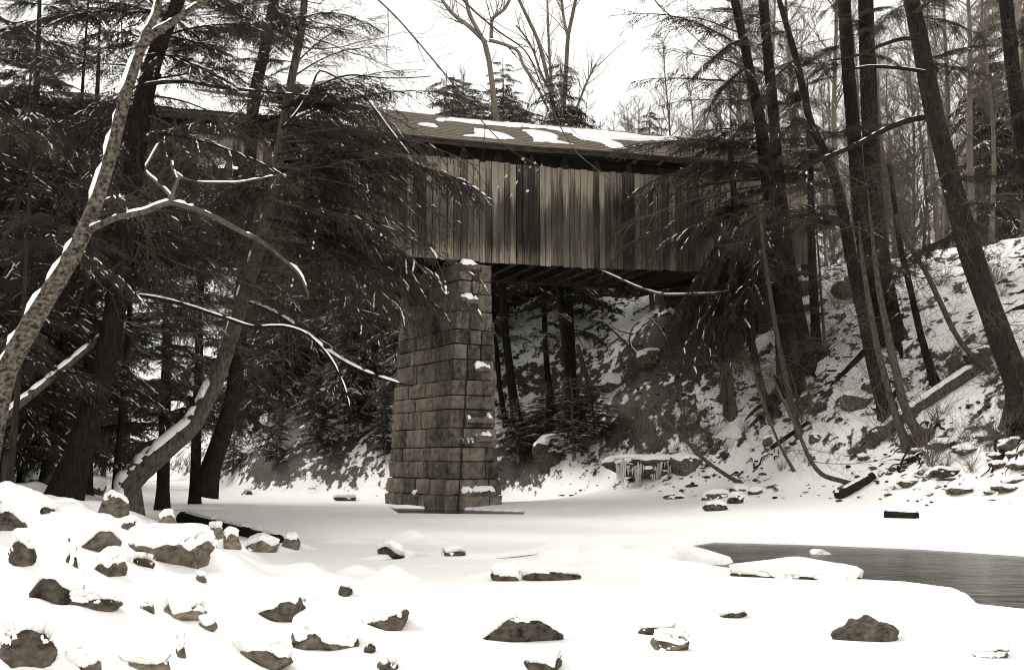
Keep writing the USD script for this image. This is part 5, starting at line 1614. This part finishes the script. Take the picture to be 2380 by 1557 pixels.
for x, y in scatter(20, (-26, 12), (82, 125), lambda x, y: behind(x, y, 20) and (dR(x, y) > 3 or dL(x, y) > 3), 3.0, 6):
    copy('b', int(rng.integers(5)), 'bare_tree', 'thin bare tree showing over the bridge roof against the sky', 'tree', x, y, rng.uniform(.8, 1.1), rng.uniform(0, 6.28), 'bare trees behind the bridge roof')
for i, (u, vt, Y, k, lab) in enumerate([(1090, 175, 78, 0, 'hemlock peering over the bridge roof just left of the bare forked tree'), (1175, 235, 74, 3, 'low bushy hemlock top over the roof, right of the bare forked tree'), (1040, 215, 80, 2, 'hemlock top over the roof beside the snowy boughs')]):
    p = W(u, vt, Y)
    hgt = p[2] - float(H0(p[0], p[1]))
    base_h = [15, 13, 17, 14][k]
    copy('h', k, 'hemlock_tree', lab, 'tree', p[0], p[1], hgt / base_h * 1.45, i * 1.7, zs=1 / 1.45)
for i, (x, y) in enumerate(scatter(22, (-8, 16), (72, 96), lambda x, y: behind(x, y, 14), 2.0, 9)):
    copy('b', (2, 4)[i % 2], 'young_tree', 'young twiggy bare tree with its top showing over the bridge roof', 'tree', x, y, rng.uniform(.6, .95), rng.uniform(0, 6.28), 'young bare trees behind the bridge roof')

# bare trees with hand placed stems over the roof
def sky_tree(lab, stems, Y, seed, nb=26):
    u, v = stems[0][0][:2]
    p = W(u, v, Y)
    base = np.array([p[0], p[1], float(H0(p[0], p[1]))])
    T = thing('bare_tree', lab, 'tree', base)
    rng = np.random.default_rng(seed)
    br = MB()
    for si, st in enumerate(stems):
        P = np.array([W(a, b, Y + .15 * si) for a, b, w in st])
        R = np.array([w / 2 / F * Y for a, b, w in st])
        if si == 0:
            P, R = np.vstack([base - UP * .3, P]), np.concatenate([[R[0] * 1.3], R])
        S, SR = smooth_path(P, R, 36)
        obj('stem', tube(S, SR, 7, .06, si), 'bark_far_hazed', T, smooth=True)
        for k in range(nb):
            i = int(rng.integers(12 if si == 0 else 3, 35))
            d0 = norm(S[min(35, i + 1)] - S[i - 1])
            a = norm(np.cross(d0, rng.normal(size=3)))
            d = norm(d0 * rng.uniform(.5, 1) + a * rng.uniform(.4, .9) + UP * .2)
            l = rng.uniform(1.0, 3.2)
            Q = [S[i]]
            for _ in range(6):
                d = norm(d + rng.normal(0, .13, 3) + UP * .05)
                Q.append(Q[-1] + d * l / 6)
                e = norm(d + rng.normal(0, .7, 3))
                br.add(*tube([Q[-1], Q[-1] + e * l * .18, Q[-1] + e * l * .3 + UP * .1], [.009, .007, .004], 3, cap=False))
                e2 = norm(e + rng.normal(0, .7, 3))
                br.add(*tube([Q[-1] + e * l * .18, Q[-1] + e * l * .18 + e2 * l * .16], [.006, .004], 3, cap=False))
            br.add(*tube(np.array(Q), np.linspace(min(.03, SR[i] * .6), .006, 7), 4, cap=False))
    obj('branches', br.get(), 'bark_far_hazed', T, smooth=True, kind='stuff')


sky_tree('bare crooked tree forking twice in the sky over the middle of the bridge roof', [
    [(1156, 300, 17), (1150, 250, 15), (1142, 180, 13), (1130, 110, 12), (1110, 70, 9), (1090, 30, 10), (1082, -20, 9)],
    [(1130, 100, 12), (1090, 62, 10), (1050, 30, 9), (1020, -15, 7)],
    [(1142, 88, 10), (1143, 50, 9), (1175, 18, 8), (1192, -25, 7)],
    [(1136, 95, 9), (1175, 105, 8), (1205, 122, 8), (1215, 150, 7), (1250, 205, 6), (1275, 260, 6)]], 66, 101, 12)
sky_tree('thin bare tree of three stems rising over the roof right of the crooked one', [
    [(1296, 300, 12), (1285, 240, 11), (1270, 170, 10), (1252, 100, 9), (1225, 40, 8), (1196, -20, 7)],
    [(1285, 235, 8), (1278, 140, 7), (1274, 60, 6), (1272, -20, 5)],
    [(1280, 215, 7), (1255, 165, 6), (1240, 120, 5), (1200, 60, 4)]], 70, 102, 12)
sky_tree('straight bare tree forking high, rightmost of those over the middle of the roof', [
    [(1306, 300, 14), (1310, 240, 12), (1316, 160, 11), (1320, 90, 10), (1330, 40, 9), (1342, -20, 8)],
    [(1320, 85, 8), (1310, 40, 7), (1305, -20, 6)],
    [(1322, 300, 7), (1345, 240, 6), (1365, 190, 5), (1385, 150, 4)]], 68, 103, 14)

# dark trunks seen under the bridge, right of the pier
for i, (pts, Yb, lab, roots) in enumerate([
        ([(1205, 1000, 24), (1190, 900, 21), (1178, 800, 19), (1170, 720, 17), (1164, 640, 15)], 61, 'dark trunk nearest to the pier in the view under the bridge', 3),
        ([(1282, 960, 18), (1272, 860, 14), (1266, 760, 12), (1264, 650, 11)], 63, 'thin straight dark trunk in the view under the bridge', 2),
        ([(1330, 980, 26), (1326, 880, 24), (1318, 800, 26), (1308, 740, 20), (1300, 660, 20)], 60, 'forked dark trunk, thickest in the view under the bridge', 4),
        ([(1332, 975, 22), (1330, 860, 20), (1326, 760, 18), (1322, 660, 16)], 60.6, 'trunk grown together with the thick forked one under the bridge', 2),
        ([(1386, 925, 18), (1366, 880, 14), (1350, 830, 12), (1342, 800, 10)], 58, 'pale leaning trunk beside the forked one under the bridge', 2),
        ([(1178, 990, 14), (1166, 930, 12), (1158, 860, 11)], 62, 'slanting thin trunk close to the right side of the pier', 1),
        ([(985, 1060, 20), (992, 960, 17), (998, 850, 15), (1000, 700, 13)], 66, 'dark trunk hidden behind the pier', 2)]):
    g = ground_hit(pts[0][0], pts[0][1], 50, 90)
    T, S, SR, r_ = near_tree('hemlock_tree', lab, 'tree', pts, base=g, mat='bark_grey' if 'pale' in lab else 'bark_dark', top=13 if 'pale' not in lab else None, roots=roots, seed=110 + i, sides=9)
    if 'pale' not in lab:
        add_boughs(T, S, SR, r_, [], 16, (7, 13), sc=(.5, .8), check=False)
        add_boughs(T, S, SR, r_, [], 6, (3.5, 7), sc=(.4, .6), tilt=(-.3, .1), check=False)

# dark bushes hanging over the bank left of the pier and bare shrubs by the frozen stream
for i, (u, v, sc_, lab) in enumerate([(735, 1050, .42, 'low dark hemlock bush hanging over the bank left of the pier'), (540, 1105, .36, 'dark hemlock bush at the bend of the frozen stream'), (830, 1010, .45, 'dark hemlock bush on the bank close to the left of the pier'),
                                      (640, 1080, .3, 'smallest hemlock bush over the far snowy bank'), (1265, 1040, .3, 'dark hemlock bush under the bank right of the pier'), (1205, 1075, .34, 'dark hemlock bush nearest the right face of the pier'), (1335, 1070, .32, 'dark hemlock bush left of the icicles under the bank'), (1385, 1030, .3, 'dark hemlock bush over the icicles on the brushy bank'), (890, 1060, .3, 'dark hemlock bush touching the left side of the pier')]):
    g = ground_hit(u, v, 48, 120)
    copy('h', i % 4, 'hemlock_bush', lab, 'bush', g[0], g[1], sc_ * (1.45 if u > 1150 else 1.1), i * 2.1, zs=.5 if u > 1150 else .8)
for i, (u, v) in enumerate([(385, 1104), (420, 1100), (455, 1108), (350, 1098), (500, 1118), (405, 1092), (440, 1090)]):
    g = ground_hit(u, v, 50, 140)
    copy('s', i % 3, 'bare_shrub', 'bare twiggy shrub in the bright gap at the far bend of the stream', 'shrub', g[0], g[1], 1.5, i * 1.3, 'bare shrubs at the bend of the stream')
for i in range(22):
    g = ground_hit(rng.uniform(1390, 1660), rng.uniform(940, 1095), 40, 90)
    copy('s', i % 3, 'bare_shrub', 'twiggy brush on the slanting bank between the pier and the icicles', 'shrub', g[0], g[1], rng.uniform(.5, 1.0), i * 1.9, 'brush on the bank under the bridge')
for i, u in enumerate([1212, 1224, 1238, 1250, 1296, 1345, 1372, 1398, 1425, 1450, 1478, 1505, 1528]):
    p = W(u, 900, 74 + (i * 7) % 17)
    copy('b', i % 5, 'bare_tree', 'slim bare trunk in the bright gap of the wood seen under the bridge', 'tree', p[0], p[1], .62, i * 1.1, 'slim trunks seen under the bridge')
for i in range(40):
    u, v = rng.uniform(1620, 2370), rng.uniform(640, 1110)
    g = ground_hit(u, v)
    copy('s', i % 3, 'bare_shrub', 'thin bare shrub growing through the snow of the right bank', 'shrub', g[0], g[1], rng.uniform(.45, 1.15), i * 1.3, 'bare shrubs on the right bank')

# clods, stones and dead leaves poking through the snow of the banks
protos = []
UsdGeom.Scope.Define(stage, '/World/sources/litter')
for k in range(4):
    v, f = rock_mesh([(.09, .06, .035), (.12, .05, .03), (.06, .06, .04), (.2, .02, .018)][k], 600 + k, 1, 5, .2)
    usdkit.mesh(stage, f'/World/sources/litter/piece_{k}', (v, f), M['litter'], smooth=False)
r = np.random.default_rng(61)
x, y = r.uniform(-8, 34, 26000), r.uniform(22, 72, 26000)
d = sd_line(x, y, R_TOE)
cl = meshkit.fbm(np.stack([x * .6, y * .6, x * 0], -1), 3, 4)
keep = (d > -1.0) & (r.uniform(size=len(x)) < sm(d, -1.5, 2) * sm(cl, .38, .62))
x, y = x[keep][:5200], y[keep][:5200]
z = H0(x, y) + .01
n = len(x)
pi = UsdGeom.PointInstancer.Define(stage, '/World/leaf_litter')
pi.CreatePrototypesRel().SetTargets([Sdf.Path(f'/World/leaf_litter/piece_{k}') for k in range(4)])
for k in range(4):
    UsdGeom.Mesh.Define(stage, f'/World/leaf_litter/piece_{k}').GetPrim().GetReferences().AddInternalReference(f'/World/sources/litter/piece_{k}')
pi.CreatePositionsAttr(Vt.Vec3fArray.FromNumpy(np.stack([x, y, z], 1).astype(np.float32)))
pi.CreateProtoIndicesAttr(Vt.IntArray.FromNumpy(r.integers(0, 4, n).astype(np.int32)))
sc_ = (r.gamma(2.0, .35, n) + .25)[:, None] * np.ones((1, 3))
pi.CreateScalesAttr(Vt.Vec3fArray.FromNumpy(sc_.astype(np.float32)))
an = r.uniform(0, 2 * np.pi, n)
pi.CreateOrientationsAttr(Vt.QuathArray([Gf.Quath(float(math.cos(a / 2)), 0, 0, float(math.sin(a / 2))) for a in an]))
tag(pi, 'dark clods, stones and dead leaves poking through the snow of the right bank', 'litter', kind='stuff')

# whips that hang into the picture from a tree above it, the second with a few pale dead leaves
def whip(name, lab, pts, Y, seed, leaves=()):
    T = thing(name, lab, 'branch', W(pts[0][0], pts[0][1], Y))
    S = limb(T, [(u, v, w * .62) for u, v, w in pts], Y, 'bark_grey', None, 'stem', seed)
    r = np.random.default_rng(seed)
    for k in range(9):
        i = int(r.integers(6, 29))
        d = norm(S[i] - S[i - 2] + r.normal(0, .12, 3))
        l = r.uniform(.4, 1.2)
        Q = np.array([S[i] + d * l * t + UP * (-.15 * l * t * t) + r.normal(0, .02, 3) for t in np.linspace(0, 1, 6)])
        Q[0] = S[i]
        obj('twig', tube(Q, np.linspace(.008, .003, 6), 4, cap=False), 'bark_dark', T, smooth=True)
    for k, (u, v) in enumerate(leaves):
        p = W(u, v, Y + r.uniform(-.1, .1))
        i = int(np.argmin(np.linalg.norm(S - p, axis=1)))
        a = norm(p - S[i] + r.normal(0, .05, 3))
        b = norm(np.cross(a, r.normal(size=3)))
        l, w = .09 * r.uniform(.7, 1.3), .035
        obj('twig', tube([S[i], (S[i] + p) / 2 + UP * .01, p], [.004, .003, .0025], 3, cap=False), 'bark_dark', T)
        c = np.cross(a, b)
        obj('leaf', (np.array([p, p + a * l * .4 + b * w + c * .01, p + a * l, p + a * l * .4 - b * w + c * .01, p + a * l * .5 - c * .006]), np.array([(0, 1, 4), (1, 2, 4), (2, 3, 4), (3, 0, 4)])), 'dead_leaf', T)
    return T


whip('hanging_branch', 'long thin bare branch hanging from above across the bridge roof and siding', [(1020, -60, 9), (1090, 15, 8), (1160, 75, 7), (1220, 118, 6), (1268, 222, 5), (1304, 298, 4.5), (1337, 351, 4), (1390, 396, 3), (1480, 468, 2)], 21, 201)
whip('hanging_branch', 'thin twig with pale dead leaves hanging before the eaves of the bridge', [(800, -60, 7), (900, 20, 6.5), (990, 120, 6), (1060, 205, 5), (1110, 270, 5), (1160, 325, 4), (1210, 362, 3), (1252, 385, 2)], 20, 202,
     [(1196, 383), (1206, 392), (1214, 366), (1222, 376), (1232, 386), (1240, 378), (1250, 392), (1258, 384), (1204, 420), (1190, 448), (1228, 440), (1160, 430), (1180, 405)])
whip('hanging_branch', 'thin bare branch slanting through the bright sky right of the forked tree', [(1500, -50, 6), (1525, 5, 5), (1580, 55, 4), (1640, 110, 3), (1690, 150, 2)], 24, 203)
